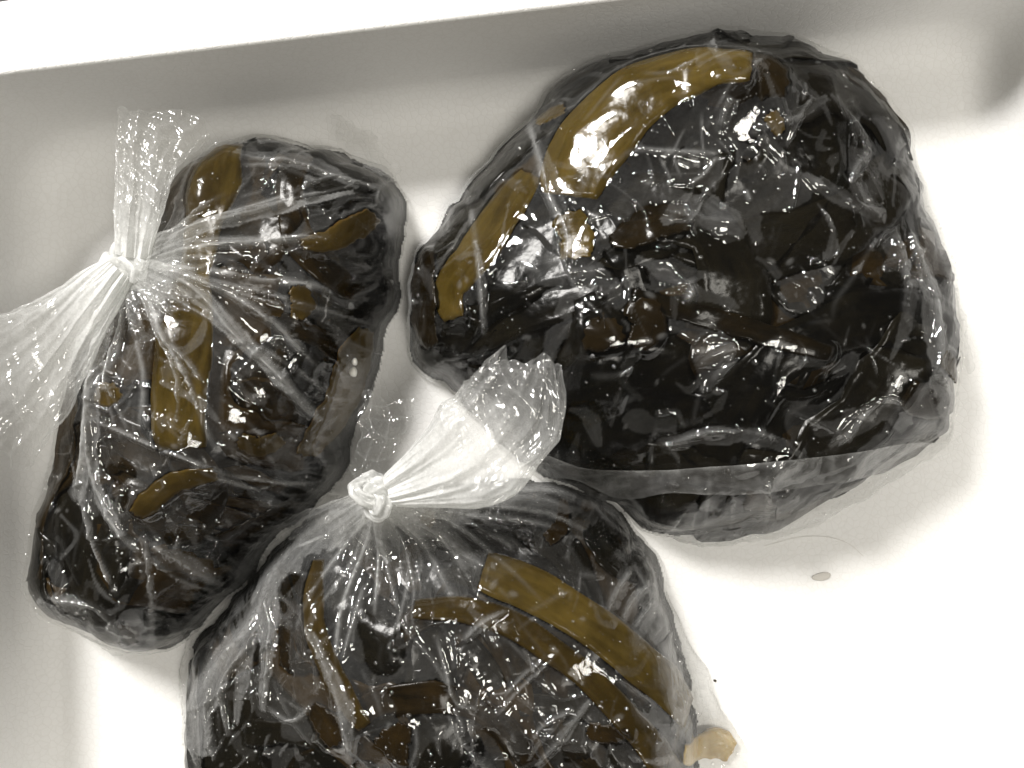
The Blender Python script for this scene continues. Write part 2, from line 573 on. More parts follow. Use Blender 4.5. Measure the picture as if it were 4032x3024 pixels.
def hemi_drops(G, F, mask, n, seed, rmin, rmax):
    """small water drops and air bubbles on the film, joined"""
    r = np.random.default_rng(seed)
    jj, ii = np.nonzero(mask)
    k = r.choice(len(jj), n, replace=False)
    seg, rings = 7, 3
    tv = [(0, 0, 1.0)]
    for a in range(1, rings + 1):
        th = a / rings * math.pi / 2
        for b in range(seg):
            ph = b / seg * 2 * math.pi
            tv.append((math.sin(th) * math.cos(ph), math.sin(th) * math.sin(ph), math.cos(th)))
    tv = np.array(tv)
    tf = [(0, 1 + b, 1 + (b + 1) % seg) for b in range(seg)]
    for a in range(rings - 1):
        for b in range(seg):
            p0 = 1 + a * seg + b; p1 = 1 + a * seg + (b + 1) % seg
            tf.append((p0, p0 + seg, p1 + seg)); tf.append((p0, p1 + seg, p1))
    tf = np.array(tf)
    rad = rmin + (rmax - rmin) * r.random(n) ** 4
    c = np.stack([G.X[jj[k], ii[k]], G.Y[jj[k], ii[k]], F[jj[k], ii[k]]], 1)
    sx = 0.8 + 0.5 * r.random(n)
    V = tv[None, :, :] * rad[:, None, None] * np.stack([sx, np.ones(n), 0.6 * np.ones(n)], 1)[:, None, :] + c[:, None, :]
    Fc = tf[None, :, :] + (np.arange(n) * len(tv))[:, None, None]
    return V.reshape(-1, 3), Fc.reshape(-1, 3)


RES = 0.00075
PXW = CAM_H / F_PX * 0.87           # metres per photo pixel at about bag-top height


def build_bag(name, heap_poly, film_poly, H, R, seed, label, heap_label, strips, creases, n_blades, n_random,
              knot=None, radial=None, drops=600, cone=None, dir_bias=None, crumple=1.0, mix=(0.62, 0.3, 0.08), haze_gain=1.0, fold_k=1.0, blade_k=1.0, cling=0.4, folds=(), n_folds=60, poly_z=0.010):
    hp = Wd(heap_poly, poly_z + 0.002); fp = Wd(film_poly, poly_z)
    fp = resample(np.vstack([fp, fp[:1]]), 160)[:-1]
    hp = resample(np.vstack([hp, hp[:1]]), 160)[:-1]

    def crimp(P, amp_):
        t_ = np.roll(P, -1, 0) - np.roll(P, 1, 0); t_ /= np.linalg.norm(t_, axis=1)[:, None]
        n_ = np.stack([t_[:, 1], -t_[:, 0]], 1)
        o_ = np.abs(perlin(P[:, 0] * 32 + seed, P[:, 1] * 32, seed + 90)) + 0.5 * np.abs(perlin(P[:, 0] * 75, P[:, 1] * 75 + seed, seed + 91))
        sgn = np.sign(np.sum(t_[:, 0] * (P[:, 1] - P[:, 1].mean()) - t_[:, 1] * (P[:, 0] - P[:, 0].mean())))
        return P + n_ * (amp_ * (o_ - 0.35))[:, None] * (-sgn)
    fp = crimp(fp, 0.0075); hp = crimp(hp, 0.0075)
    G = Grid(fp, RES)
    X, Y = G.X, G.Y
    dh = G.dist(hp); df = np.maximum(G.dist(fp), np.minimum(dh + 0.004, 0.006))
    G.df = df
    G.dgy, G.dgx = np.gradient(G.blur(df, 0.002), RES)
    rnd = np.random.default_rng(seed)
    # --- kelp mass
    t = np.clip(dh / R, 0, 1)
    prof = (1 - (1 - t) ** 2.3) ** (1 / 2.3)
    lump = 0.16 * fbm(X * 14 + seed, Y * 14, seed, 3) + 0.07 * fbm(X * 45, Y * 45 + seed, seed + 9, 3)
    mass = np.where(dh > 0, H * prof * (0.90 + lump), 0.0)
    mass = np.maximum(G.blur(mass, 0.0018) * smooth(0.0004, 0.004, df), 0.0006)
    root_h = empty('kelp_heap', (float(hp[:, 0].mean()), float(hp[:, 1].mean()), 0.0))
    tag(root_h, heap_label, 'seaweed')
    mv, mf, used = G.mesh(mass, (dh > -0.0045) & (df > 0.001))
    mesh_obj('kelp_mass', mv, mf, M['black'], root_h)
    top = mass.copy()
    B = G.blur(top, 0.003)
    # --- folded dark blades
    placed = 0; tries = 0
    while placed < n_blades and tries < n_blades * 12:
        tries += 1
        k = rnd.integers(0, len(hp))
        cx = rnd.uniform(hp[:, 0].min(), hp[:, 0].max()); cy = rnd.uniform(hp[:, 1].min(), hp[:, 1].max())
        if G.sample(dh, cx, cy) < 0.006: continue
        L = rnd.uniform(0.035, 0.13) * blade_k; wd = rnd.uniform(0.010, 0.042) * blade_k
        a = rnd.uniform(0, math.pi) if dir_bias is None or rnd.random() < 0.4 else dir_bias + rnd.normal() * 0.35
        bend = rnd.normal() * 0.35
        ok = False
        for sh in (1, 0.75, 0.55, 0.4):
            q = []
            for s in np.linspace(-0.5, 0.5, 6):
                aa = a + bend * s * 2
                q.append((cx + s * L * sh * math.cos(aa), cy + s * L * sh * math.sin(aa)))
            q = np.array(q)
            if (G.sample(dh, q[:, 0], q[:, 1]) > 0.003).all(): ok = True; break
        if not ok: continue
        mk = rnd.choice(['black', 'brown', 'olive'], p=mix)
        v, f, sp = ribbon(G, top, q, [wd * sh * rnd.uniform(0.7, 1.1) for _ in range(4)], rnd.uniform(0.0008, 0.0018), rnd.uniform(0.0008, 0.0035),
                          rnd.uniform(0, 90), nu=18, nv=7, zoff=rnd.uniform(0.0006, 0.0022), edge_curl=rnd.uniform(-0.0005, 0.0025), base_blur=B)
        mesh_obj('kelp_blade', v, f, M[mk], root_h, attrs=ribbon.attrs)
        G.splat_max(top, *sp)
        placed += 1
        if placed % 6 == 0: B = G.blur(top, 0.003)
    # --- the strips the photograph shows one by one
    for st in strips:
        B = np.maximum(G.blur(top, st.get('blur', 0.006)), G.blur(top, 0.0028) - 0.0002)
        pw = G.px2w(B, st['path'])
        v, f, sp = ribbon(G, top, pw[:, :2], [w * PXW for w in st['w']], st.get('th', 0.002), st.get('rip', 0.0006), st.get('seed', 3.3),
                          nu=40, nv=9, zoff=st.get('z', 0.003) * 1.5, edge_curl=st.get('curl', 0.0), base_blur=B, dome=st.get('dome', 0.045), rag=st.get('rag', 0.10 if len(st['path']) > 4 else 0.28))
        c = v.mean(0)
        o = mesh_obj('kelp_strip', v - c, f, M[st['mat']], attrs=ribbon.attrs)
        o.location = c
        tag(o, st['label'], 'kelp', st.get('group', 'kelp strips showing through the film'))
        G.splat_max(top, *sp)
    # --- film: membrane stretched over the kelp
    fm = df > 0
    top = np.maximum(top, G.blur(top, 0.0010))
    obst = np.where(fm, top + 0.0003, 0)
    if cone:
        for (px, py, z, rr) in cone:
            x, y, _ = W(px, py, z)
            d = np.hypot(X - x, Y - y)
            obst = np.maximum(obst, np.where(fm, z * np.clip(1 - d / rr, 0, 1) ** 0.6, 0))
    floor_z = 0.0008
    obst = np.where(fm, np.maximum(obst, floor_z), 0)
    F = obst.copy()
    edge = smooth(0, 0.004, df)
    for sig, it in ((0.010, 6), (0.005, 8), (0.0025, 10), (0.0012, 8)):
        for _ in range(it):
            F = np.maximum(obst, np.where(fm, G.blur(F, sig), 0))
    # --- wrinkles
    haze = np.zeros(F.shape)
    wr = np.zeros(F.shape)
    amp = smooth(-0.1, 0.45, fbm(X * 22 + 5, Y * 22 - seed, seed + 20, 2)) * 0.85 + 0.25
    wx = X + 0.006 * fbm(X * 40, Y * 40, seed + 31, 2); wy = Y + 0.006 * fbm(X * 40 + 50, Y * 40, seed + 32, 2)
    ca, sa = math.cos(seed), math.sin(seed)
    for sc_, an, a_ in ((0.030, 1.8, 0.0020), (0.014, 1.7, 0.0012), (0.0075, 1.6, 0.0007), (0.0038, 1.5, 0.00032)):
        u = (wx * ca + wy * sa) / (sc_ * an); vv = (-wx * sa + wy * ca) / sc_
        f1, ed = worley(u, vv, seed + int(sc_ * 1000))
        wr += a_ * crumple * np.minimum(f1, 0.6) * amp * 1.6
        haze += 0.02 * np.exp(-ed / 0.025) * amp
        ca, sa = ca * 0.6 - sa * 0.8, ca * 0.8 + sa * 0.6

    # pleats running down the flanks to the floor
    cxm, cym = fp[:, 0].mean(), fp[:, 1].mean()
    ang = np.arctan2(Y - cym, X - cxm); rr_ = np.hypot(X - cxm, Y - cym).mean()
    pl = 1 - 2.2 * np.abs(perlin(ang * 11 + 3 * fbm(X * 30, Y * 30, seed + 52, 2), df * 25 + seed, seed + 50))
    pl2 = 1 - 2.2 * np.abs(perlin(ang * 27 + 4 * fbm(X * 40, Y * 40, seed + 53, 2), df * 40 + seed, seed + 51))
    bandm = smooth(0.030, 0.006, df) * smooth(0.0, 0.004, df)
    wr += bandm * (0.0022 * np.clip(pl, -0.3, 1) + 0.0010 * np.clip(pl2, -0.3, 1))
    haze += bandm * (0.10 * np.clip(pl, 0, 1) ** 4 + 0.09 * np.clip(pl2, 0, 1) ** 4)

    def crease(pts, a, w, hz, sharp=True, side=0.0, wid=None):
        r = line_field(G, pts)
        if r is None: return
        sl, d, tt, sd = r
        tp = np.clip(np.minimum(tt, 1 - tt) / 0.2, 0, 1) ** 0.7
        pr = np.exp(-d / w) if sharp else np.exp(-(d / w) ** 2)
        wr[sl] += a * pr * tp
        hw = wid if wid else w * 0.9
        if side:
            dd = np.where(sd * side > 0, d, 9.0)
            haze[sl] = np.maximum(haze[sl], hz * tp * np.exp(-(dd / hw) ** 4))
        else:
            haze[sl] = np.maximum(haze[sl], hz * tp * np.exp(-(d / hw) ** 2))
    for cr in creases:
        pw = G.px2w(F, cr[0])[:, :2]
        crease(pw, cr[1], cr[2], cr[3], *(cr[4:] if len(cr) > 4 else ()))
    def fold(pts, widths, hz_, up=0.0005):
        """doubled-over film: a hard-edged sliver of more haze, slightly proud"""
        r = line_field(G, pts)
        if r is None: return
        sl, d, tt, sd = r
        hw = np.interp(tt, np.linspace(0, 1, len(widths)), widths) * 0.5
        hw = hw * (1 + 0.35 * fbm(X[sl] * 90, Y[sl] * 90, seed + 70, 3) * 2)
        m = smooth(-0.0001, 0.00025, hw - d) * (np.minimum(tt, 1 - tt) > 0.004)
        st = 0.75 + 0.7 * fbm(X[sl] * 120 + 400 * d, Y[sl] * 20, seed + 71, 3)
        foldh[sl] = np.maximum(foldh[sl], m * hz_ * np.clip(st, 0.3, 1.6))
        wr[sl] += up * m + 0.0012 * np.exp(-np.abs(hw - d) / 0.0006) * (tt > 0.02) * (tt < 0.98)
    foldh = np.zeros(F.shape)
    for (pp, ww, hh) in folds:
        pw = G.px2w(F, pp)[:, :2]
        fold(pw, [w_ * PXW * (0.5 + 0.5 * fold_k) for w_ in ww], hh * fold_k)
    for _ in range(n_folds):
        cx = rnd.uniform(fp[:, 0].min(), fp[:, 0].max()); cy = rnd.uniform(fp[:, 1].min(), fp[:, 1].max())
        if G.sample(df, cx, cy) < 0.008: continue
        L = rnd.uniform(0.008, 0.032); a = rnd.uniform(0, math.pi)
        if knot is not None and rnd.random() < 0.5:
            kx, ky, _ = W(knot[0], knot[1], knot[2]); a = math.atan2(cy - ky, cx - kx) + rnd.normal() * 0.3
        bn = rnd.normal() * 0.6
        q = [(cx + s_ * L * math.cos(a + bn * s_), cy + s_ * L * math.sin(a + bn * s_)) for s_ in (-0.5, 0, 0.5)]
        w1 = rnd.uniform(0.0008, 0.006)
        fold(q, [w1 * rnd.random(), w1, w1 * rnd.random()], rnd.uniform(0.03, 0.10) * fold_k)
    # random straightish creases
    for _ in range(n_random):
        cx = rnd.uniform(fp[:, 0].min(), fp[:, 0].max()); cy = rnd.uniform(fp[:, 1].min(), fp[:, 1].max())
        if G.sample(df, cx, cy) < 0.003: continue
        L = rnd.uniform(0.006, 0.05) * (0.3 + rnd.random() ** 2)
        a = rnd.uniform(0, math.pi)
        if knot is not None and rnd.random() < 0.6:
            kx, ky, _ = W(knot[0], knot[1], knot[2]); a = math.atan2(cy - ky, cx - kx) + rnd.normal() * 0.25
        q = [(cx + s * L * math.cos(a + s * 0.6 * rnd.normal()), cy + s * L * math.sin(a)) for s in (-0.5, 0, 0.5)]
        crease(q, rnd.uniform(0.0005, 0.0022), rnd.uniform(0.0005, 0.0012), rnd.uniform(0.04, 0.26) * rnd.random())
    if radial:
        kx, ky, _ = W(knot[0], knot[1], knot[2])
        for (a0, a1, n, L0, L1) in radial:
            for i in range(n):
                a = math.radians(rnd.uniform(a0, a1)); L = rnd.uniform(L0, L1)
                q = [(kx + s * L * math.cos(a + 0.12 * s * rnd.normal()), ky + s * L * math.sin(a)) for s in (0.02, 0.3, 0.65, 1.0)]
                crease(q, rnd.uniform(0.0008, 0.0028), rnd.uniform(0.0008, 0.002), rnd.uniform(0.10, 0.5))
        d = np.hypot(X - kx, Y - ky)
        haze = np.maximum(haze, 0.75 * np.exp(-(d / 0.014) ** 2))
        haze += 0.25 * np.exp(-d / 0.03) * smooth(-0.3, 0.5, perlin(np.arctan2(Y - ky, X - kx) * 5, d * 12, seed))
    Fb = np.where(fm, np.maximum(G.blur(F, 0.0010), 0.6 * F), 0) + 0.0004
    gap = np.where(dh > -0.002, Fb - top + wr * edge, 0.02)
    gj = gap + 0.0007 * fbm(X * 70, Y * 70, seed + 40, 4) + 0.0010 * fbm(X * 25, Y * 25, seed + 41, 2)
    thr = np.percentile(gj[dh > 0.004], 100 * cling)
    cl = smooth(thr - 0.00006, thr + 0.00012, gj)          # 0 where the wet film clings
    lift = smooth(thr - 0.0004, thr + 0.0008, gj)
    F2 = Fb + wr * edge * (0.22 + 0.78 * lift)
    dil = top.copy()
    for ax in (0, 1):
        dil = np.maximum(dil, np.maximum(np.roll(dil, 1, ax), np.roll(dil, -1, ax)))
        dil = np.maximum(dil, np.maximum(np.roll(dil, 1, ax), np.roll(dil, -1, ax)))
    dil = np.maximum(np.maximum(dil, np.maximum(np.roll(dil, 1, 0), np.roll(dil, -1, 0))), np.maximum(np.roll(dil, 1, 1), np.roll(dil, -1, 1)))
    dil = G.blur(dil, 0.0015)
    F2 = F2 + 0.00016 * fbm(X * 330, Y * 330, seed + 80, 3)
    F2 = np.where(fm, np.maximum(np.maximum(F2, dil + 0.0002) * smooth(-0.0006, 0.0022, df), 0.0008), 0)
    fine = 0.6 + 0.55 * fbm(X * 35, Y * 35, seed + 60, 4)
    inside = dh > 0.001
    hz = haze * 0.70 * (0.22 + 0.78 * cl) + cl * np.clip(0.052 * fine, 0.014, 0.12) * haze_gain * (0.35 + 0.65 * smooth(0.004, 0.026, df))
    hz = np.where(inside, hz, haze * 0.8 + 0.05 + 0.05 * np.clip(fine, 0, 1.5))
    hz = np.maximum(hz, foldh)
    hz = hz + 0.18 * np.exp(-np.abs(df) / 0.0012)
    # pale flecks: small pockets where the film lifts off
    for _ in range(90):
        cx = rnd.uniform(fp[:, 0].min(), fp[:, 0].max()); cy = rnd.uniform(fp[:, 1].min(), fp[:, 1].max())
        if G.sample(df, cx, cy) < 0.01: continue
        rr = rnd.uniform(0.0007, 0.0019); i = int((cx - G.x0) / RES); j = int((cy - G.y0) / RES); k = 6
        sl = (slice(max(0, j - k), j + k), slice(max(0, i - k), i + k))
        an = rnd.uniform(0, 3.14); dx = X[sl] - cx; dy = Y[sl] - cy
        u = dx * math.cos(an) + dy * math.sin(an); v_ = -dx * math.sin(an) + dy * math.cos(an)
        q = (u / (rr * 1.4)) ** 2 + (v_ / (rr * 0.8)) ** 2
        hz[sl] = np.maximum(hz[sl], 0.09 * np.exp(-q ** 2)); F2[sl] += 0.0005 * np.exp(-q)
    root = empty('plastic_bag', (float(fp[:, 0].mean()), float(fp[:, 1].mean()), 0.0))
    tag(root, label, 'bag')
    fv, ff, used = G.mesh(F2, df > 0.0001, df)
    mesh_obj('film', fv, ff, M['film'], root, attrs={'haze': np.clip(hz, 0, 1)[used]})
    dv, dfc = hemi_drops(G, F2, (df > 0.004), drops, seed + 3, 0.00022, 0.0012)
    tag(mesh_obj('water_drops', dv, dfc, M['drop'], root, attrs={'haze': np.full(len(dv), 0.06)}), kind='stuff')  # pale haze in the drops' colour stands in for their glints
    return G, F2, root


def tail(root, base, path, widths, pleats, depth, seed, hz=(0.9, 0.25), nu=110, nv=240, rag=0.11, crum=0.0012, flat=0.35):
    """gathered, pleated neck of a bag: a flattened tube that flares from the knot"""
    p = resample(np.array([W(*q) for q in path]), nu)
    t = np.gradient(p, axis=0); t /= np.linalg.norm(t, axis=1)[:, None]
    side = np.cross(t, (0, 0, 1)); side /= np.linalg.norm(side, axis=1)[:, None]
    upv = np.cross(side, t)
    s = np.linspace(0, 1, nu)
    w = np.interp(s, np.linspace(0, 1, len(widths)), widths) * PXW
    r = np.random.default_rng(seed)
    th = np.linspace(0, 2 * np.pi, nv, endpoint=False)
    S, TH = np.meshgrid(s, th, indexing='ij')
    k = pleats / 6.5
    C = np.cos(TH); D = np.sin(TH)
    g1 = perlin(C * k + 0.5 * S + seed, D * k + 0.7 * S * S, seed)
    g2 = perlin(C * k * 2.2 + 0.9 * S, D * k * 2.2 + seed - 1.1 * S, seed + 1)
    g3 = perlin(C * k * 4.6 - 1.5 * S, D * k * 4.6 + seed + 1.2 * S, seed + 2)
    rdg = 0.62 * (1 - 2.2 * np.abs(g1)) + 0.32 * (1 - 2.2 * np.abs(g2)) + 0.06 * (1 - 2.2 * np.abs(g3))
    wv = w[:, None] * 0.5
    rad = 1 + 0.22 * rdg * (1 - 0.75 * S) + 0.12 * perlin(S * 4 + seed, TH * 0 + 3.3, seed + 4)
    cr = fbm(S * 7 + C, D * 2.0 + S * 3, seed + 6, 4)
    f1, ed = worley(S * 9.0 + C * 1.5, D * 2.5 + S * 2.0 + seed, seed)
    f1b, edb = worley(S * 19.0 + C * 2.5, D * 5 - S * 3.0 + seed, seed + 1)
    a = C * rad * wv
    b = D * np.minimum(wv * 0.9, wv * flat + 0.003) * rad + depth * rdg * np.minimum(1, wv / 0.008)
    b = b + crum * S ** 0.7 * (4.5 * np.minimum(f1, 0.6) + 1.4 * np.minimum(f1b, 0.6) + 1.6 * cr)
    a = a + crum * S * 2.0 * cr
    al = rag * (perlin(C * 1.1 + seed, D * 1.1, seed + 2) + 0.10 * perlin(C * 4 + seed, D * 4, seed + 3)) * smooth(0.6, 1.0, S)
    Ln = np.linalg.norm(p[-1] - p[0])
    P = p[:, None, :] + side[:, None, :] * a[..., None] + upv[:, None, :] * b[..., None] + t[:, None, :] * (al * Ln)[..., None]
    P[..., 2] = np.maximum(P[..., 2], 0.0015)
    hz_ = hz[0] * np.exp(-S * 4.5) + hz[1] * (0.7 + 0.6 * np.clip(rdg, 0, 1) ** 2 + 0.6 * cr) + 0.09 * np.exp(-ed / 0.035) * smooth(0.1, 0.4, S) + 0.05 * np.exp(-edb / 0.05) * S
    hz_ = hz_ * (0.35 + 0.65 * smooth(1.0, 0.45, S)) + 0.06 * np.exp(-(1 - S) / 0.010)
    idx = np.arange(nu * nv).reshape(nu, nv)
    A = idx[:-1]; Bx = idx[1:]
    f = np.stack([A, Bx, np.roll(Bx, -1, 1), np.roll(A, -1, 1)], -1).reshape(-1, 4)
    return mesh_obj('tail', P.reshape(-1, 3), f, M['tail'], root, attrs={'haze': np.clip(hz_, 0, 1).ravel()})


def gather(root, G, F, k, end, w0, w1, seed, hz, mid=None):
    """pleats of film running from the knot into the bag"""
    e = G.px2w(F, [end])[0]
    m = G.px2w(F, [mid if mid else ((k[0] + end[0]) / 2, (k[1] + end[1]) / 2)])[0]
    pts = [k, (2016 + m[0] * F_PX / (CAM_H - m[2]), 1512 - m[1] * F_PX / (CAM_H - m[2]), m[2] + 0.001), (end[0], end[1], e[2] - 0.001)]
    o = tail(root, None, pts, [w0, (w0 + w1) * 0.5, w1], 9, 0.0015, seed, hz=hz, rag=0.35, flat=0.15, nu=70, nv=160, crum=0.0006)
    o.name = 'gather'
    return o


def knot_mesh(root, px, py, z, size, rot, seed):
    """overhand knot: a fluted tube of gathered film on a trefoil path"""
    nu, nv = 200, 40
    seed_i = int(seed) + 90
    u = np.linspace(0, 2 * np.pi, nu, endpoint=False)
    c = np.stack([np.sin(u) + 1.6 * np.sin(2 * u), np.cos(u) - 1.6 * np.cos(2 * u), -1.1 * np.sin(3 * u)], 1) / 2.6
    ca, sa = math.cos(rot), math.sin(rot)
    c = np.stack([c[:, 0] * ca - c[:, 1] * sa, c[:, 0] * sa + c[:, 1] * ca, c[:, 2]], 1) * size
    c[:, 1] *= 0.85
    t = np.roll(c, -1, 0) - np.roll(c, 1, 0); t /= np.linalg.norm(t, axis=1)[:, None]
    n = np.cross(t, (0.2, 0.1, 1)); n /= np.linalg.norm(n, axis=1)[:, None]
    b = np.cross(t, n)
    v = np.linspace(0, 2 * np.pi, nv, endpoint=False)
    U, V = np.meshgrid(u, v, indexing='ij')
    r = size * (0.58 + 0.06 * np.sin(5 * V + 3 * U) + 0.05 * np.sin(9 * V - 4 * U) + 0.07 * np.sin(2 * U + seed) + 0.20 * perlin(np.cos(U) * 2.2 + seed, np.sin(U) * 2.2 + 0.6 * np.cos(V), 77))
    P = c[:, None, :] + n[:, None, :] * (r * np.cos(V))[..., None] + b[:, None, :] * (r * np.sin(V))[..., None]
    for k_, am in ((110.0, 0.0022), (260.0, 0.0009)):
        P[..., 0] += am * perlin(P[..., 1] * k_ + seed, P[..., 2] * k_, 61); P[..., 1] += am * perlin(P[..., 2] * k_ - seed, P[..., 0] * k_, 62)
    P = P + np.array(W(px, py, z))
    idx = np.arange(nu * nv).reshape(nu, nv)
    A = idx; Bx = np.roll(idx, -1, 0)
    f = np.stack([A, Bx, np.roll(Bx, -1, 1), np.roll(A, -1, 1)], -1).reshape(-1, 4)
    hz_ = 0.64 + 0.18 * np.sin(5 * V + 3 * U) + 0.22 * fbm(np.cos(U) * 4 + V * 0.8, np.sin(U) * 4, seed_i, 3)
    return mesh_obj('knot', P.reshape(-1, 3), f, M['knot'], root, attrs={'haze': np.clip(hz_, 0.2, 0.95).ravel()})


def sheet(name, root, left, right, nu, nv, haze, seed, amp=0.0012):
    """flap of film between two edge curves given as (px, py, z)"""
    a = resample(np.array([W(*q) for q in left]), nu); b = resample(np.array([W(*q) for q in right]), nu)
    s = np.linspace(0, 1, nv)
    P = a[:, None, :] * (1 - s)[None, :, None] + b[:, None, :] * s[None, :, None]
    U, V = np.meshgrid(np.linspace(0, 1, nu), s, indexing='ij')
    wob = 0.0035 * smooth(0.30, 0.5, np.maximum(np.abs(U - 0.5), np.abs(V - 0.5)))
    P[..., 0] += wob * fbm(P[..., 0] * 90, P[..., 1] * 90, seed + 5, 3) * 2; P[..., 1] += wob * fbm(P[..., 0] * 90 + 40, P[..., 1] * 90, seed + 6, 3) * 2
    f1, ed = worley(P[..., 0] * 110, P[..., 1] * 110, seed)
    P[..., 2] += amp * (f1 * 2 + fbm(P[..., 0] * 90, P[..., 1] * 90, seed, 3))
    P[..., 2] = np.maximum(P[..., 2], 0.001)
    e = np.minimum(np.minimum(U, 1 - U) * nu / nv, np.minimum(V, 1 - V))
    hz = haze * (0.8 + 0.5 * fbm(P[..., 0] * 70, P[..., 1] * 70, seed + 1, 3)) + 0.10 * np.exp(-ed / 0.04) + 0.07 * np.exp(-e / 0.02)
    idx = np.arange(nu * nv).reshape(nu, nv)
    f = np.stack([idx[:-1, :-1], idx[1:, :-1], idx[1:, 1:], idx[:-1, 1:]], -1).reshape(-1, 4)
    return mesh_obj(name, P.reshape(-1, 3), f, M['film'], root, attrs={'haze': np.clip(hz, 0, 1).ravel()})


# ---- bag with the knot at its left side ---------------------------------------------------------
heap1 = [(500, 322), (620, 312), (690, 326), (790, 352), (858, 410), (862, 500), (842, 590), (818, 700), (802, 800), (755, 900), (728, 1000), (690, 1050),
         (610, 1140), (550, 1195), (500, 1270), (430, 1335), (375, 1388), (300, 1395), (250, 1370), (135, 1320), (104, 1270), (98, 1200), (104, 1120),
         (135, 1000), (155, 900), (190, 775), (220, 705), (285, 645), (335, 565), (345, 485), (385, 422), (440, 352)]
film1 = [(470, 335), (520, 315), (640, 304), (800, 338), (868, 398), (872, 510), (850, 600), (830, 715), (805, 850), (765, 935), (732, 1030), (700, 1065),
         (620, 1150), (552, 1212), (500, 1285), (440, 1345), (395, 1395), (330, 1415), (240, 1425), (130, 1350), (86, 1290), (84, 1200), (90, 1110), (118, 980), (138, 880),
         (165, 770), (185, 690), (205, 620), (232, 560), (265, 515), (310, 505), (330, 465), (378, 408)]
K1 = (515, 1035, 0.078)
strips1 = [
    dict(path=[(915, 590), (865, 720), (830, 860), (805, 1000), (775, 1160), (745, 1350), (728, 1550), (738, 1765)], w=[130, 190, 150, 130, 170, 215, 215, 190], mat='ochre',
         label='long upright ochre kelp strip in the middle of the left knotted bag', z=0.004, blur=0.012, th=0.003),
    dict(path=[(560, 2020), (640, 1940), (740, 1890), (870, 1860)], w=[60, 80, 75, 50], mat='olive', z=0.0035,
         label='short brown curved kelp strip low in the left knotted bag below the ochre strip'),
    dict(path=[(1455, 1300), (1400, 1460), (1320, 1620), (1215, 1790)], w=[60, 95, 90, 60], mat='olive', z=0.0035,
         label='narrow brown kelp strip slanting down the right flank of the left knotted bag'),
    dict(path=[(1200, 970), (1320, 950), (1420, 900), (1480, 850)], w=[50, 80, 80, 50], mat='olive', z=0.003,
         label='brown kelp strip running to the upper right edge of the left knotted bag'),
    dict(path=[(410, 1530), (450, 1560), (490, 1530)], w=[70, 90, 60], mat='olive', z=0.003,
         label='small orange brown kelp piece near the left edge of the left knotted bag'),
    dict(path=[(1010, 1180), (1070, 1210), (1130, 1230)], w=[60, 80, 50], mat='brown', z=0.003, curl=0.002,
         label='small curled brown kelp end right of the ochre strip in the left knotted bag'),
    dict(path=[(1190, 1130), (1200, 1190), (1180, 1260)], w=[50, 80, 40], mat='olive', z=0.003,
         label='small olive kelp scrap right of the curled brown end in the left knotted bag'),
    dict(path=[(960, 1720), (1040, 1760), (1120, 1720)], w=[50, 80, 50], mat='olive', z=0.003,
         label='small olive kelp scrap just right of the lower end of the long ochre strip'),
]
cr1 = [
    ([(600, 985), (860, 880), (1180, 790)], 0.004, 0.0022, 0.42),
    ([(600, 1010), (900, 950), (1300, 940)], 0.003, 0.0015, 0.3),
    ([(600, 1000), (760, 860), (900, 760)], 0.003, 0.0014, 0.3),
    ([(610, 1050), (780, 1140), (950, 1330), (1120, 1490), (1250, 1640)], 0.005, 0.0022, 0.5),
    ([(620, 1040), (850, 1130), (1080, 1270), (1290, 1480)], 0.004, 0.0020, 0.4),
    ([(560, 1110), (640, 1300), (720, 1390), (820, 1520)], 0.003, 0.0014, 0.3),
    ([(440, 1180), (400, 1400), (370, 1600), (350, 1800), (300, 1980)], 0.006, 0.003, 0.55),
    ([(370, 1600), (385, 1850), (470, 2060), (560, 2170)], 0.004, 0.0018, 0.45),
    ([(380, 1650), (560, 1730), (760, 1810), (930, 1880)], 0.003, 0.0012, 0.35),
    ([(330, 1920), (370, 2120), (430, 2260), (470, 2350)], 0.003, 0.0014, 0.3),
    ([(560, 2110), (720, 2200), (900, 2290)], 0.003, 0.0015, 0.3),
    ([(560, 2150), (700, 2270), (880, 2310)], 0.003, 0.0012, 0.25),
    ([(1480, 850), (1540, 720), (1560, 650)], 0.003, 0.0015, 0.3),
    ([(900, 610), (1150, 640), (1400, 720), (1560, 780)], 0.003, 0.0018, 0.3),
    ([(950, 650), (1100, 660), (1300, 740)], 0.002, 0.0014, 0.25),
    ([(900, 1870), (1150, 1900), (1280, 1890)], 0.003, 0.0012, 0.35),
    ([(760, 1830), (1000, 1920), (1110, 1900)], 0.002, 0.0010, 0.35),
    ([(610, 1520), (620, 1600), (615, 1760)], 0.002, 0.0010, 0.2),
    ([(160, 2330), (400, 2400), (640, 2560)], 0.003, 0.003, 0.3),
    ([(590, 2100), (610, 2400), (620, 2550)], 0.003, 0.0014, 0.3),
]
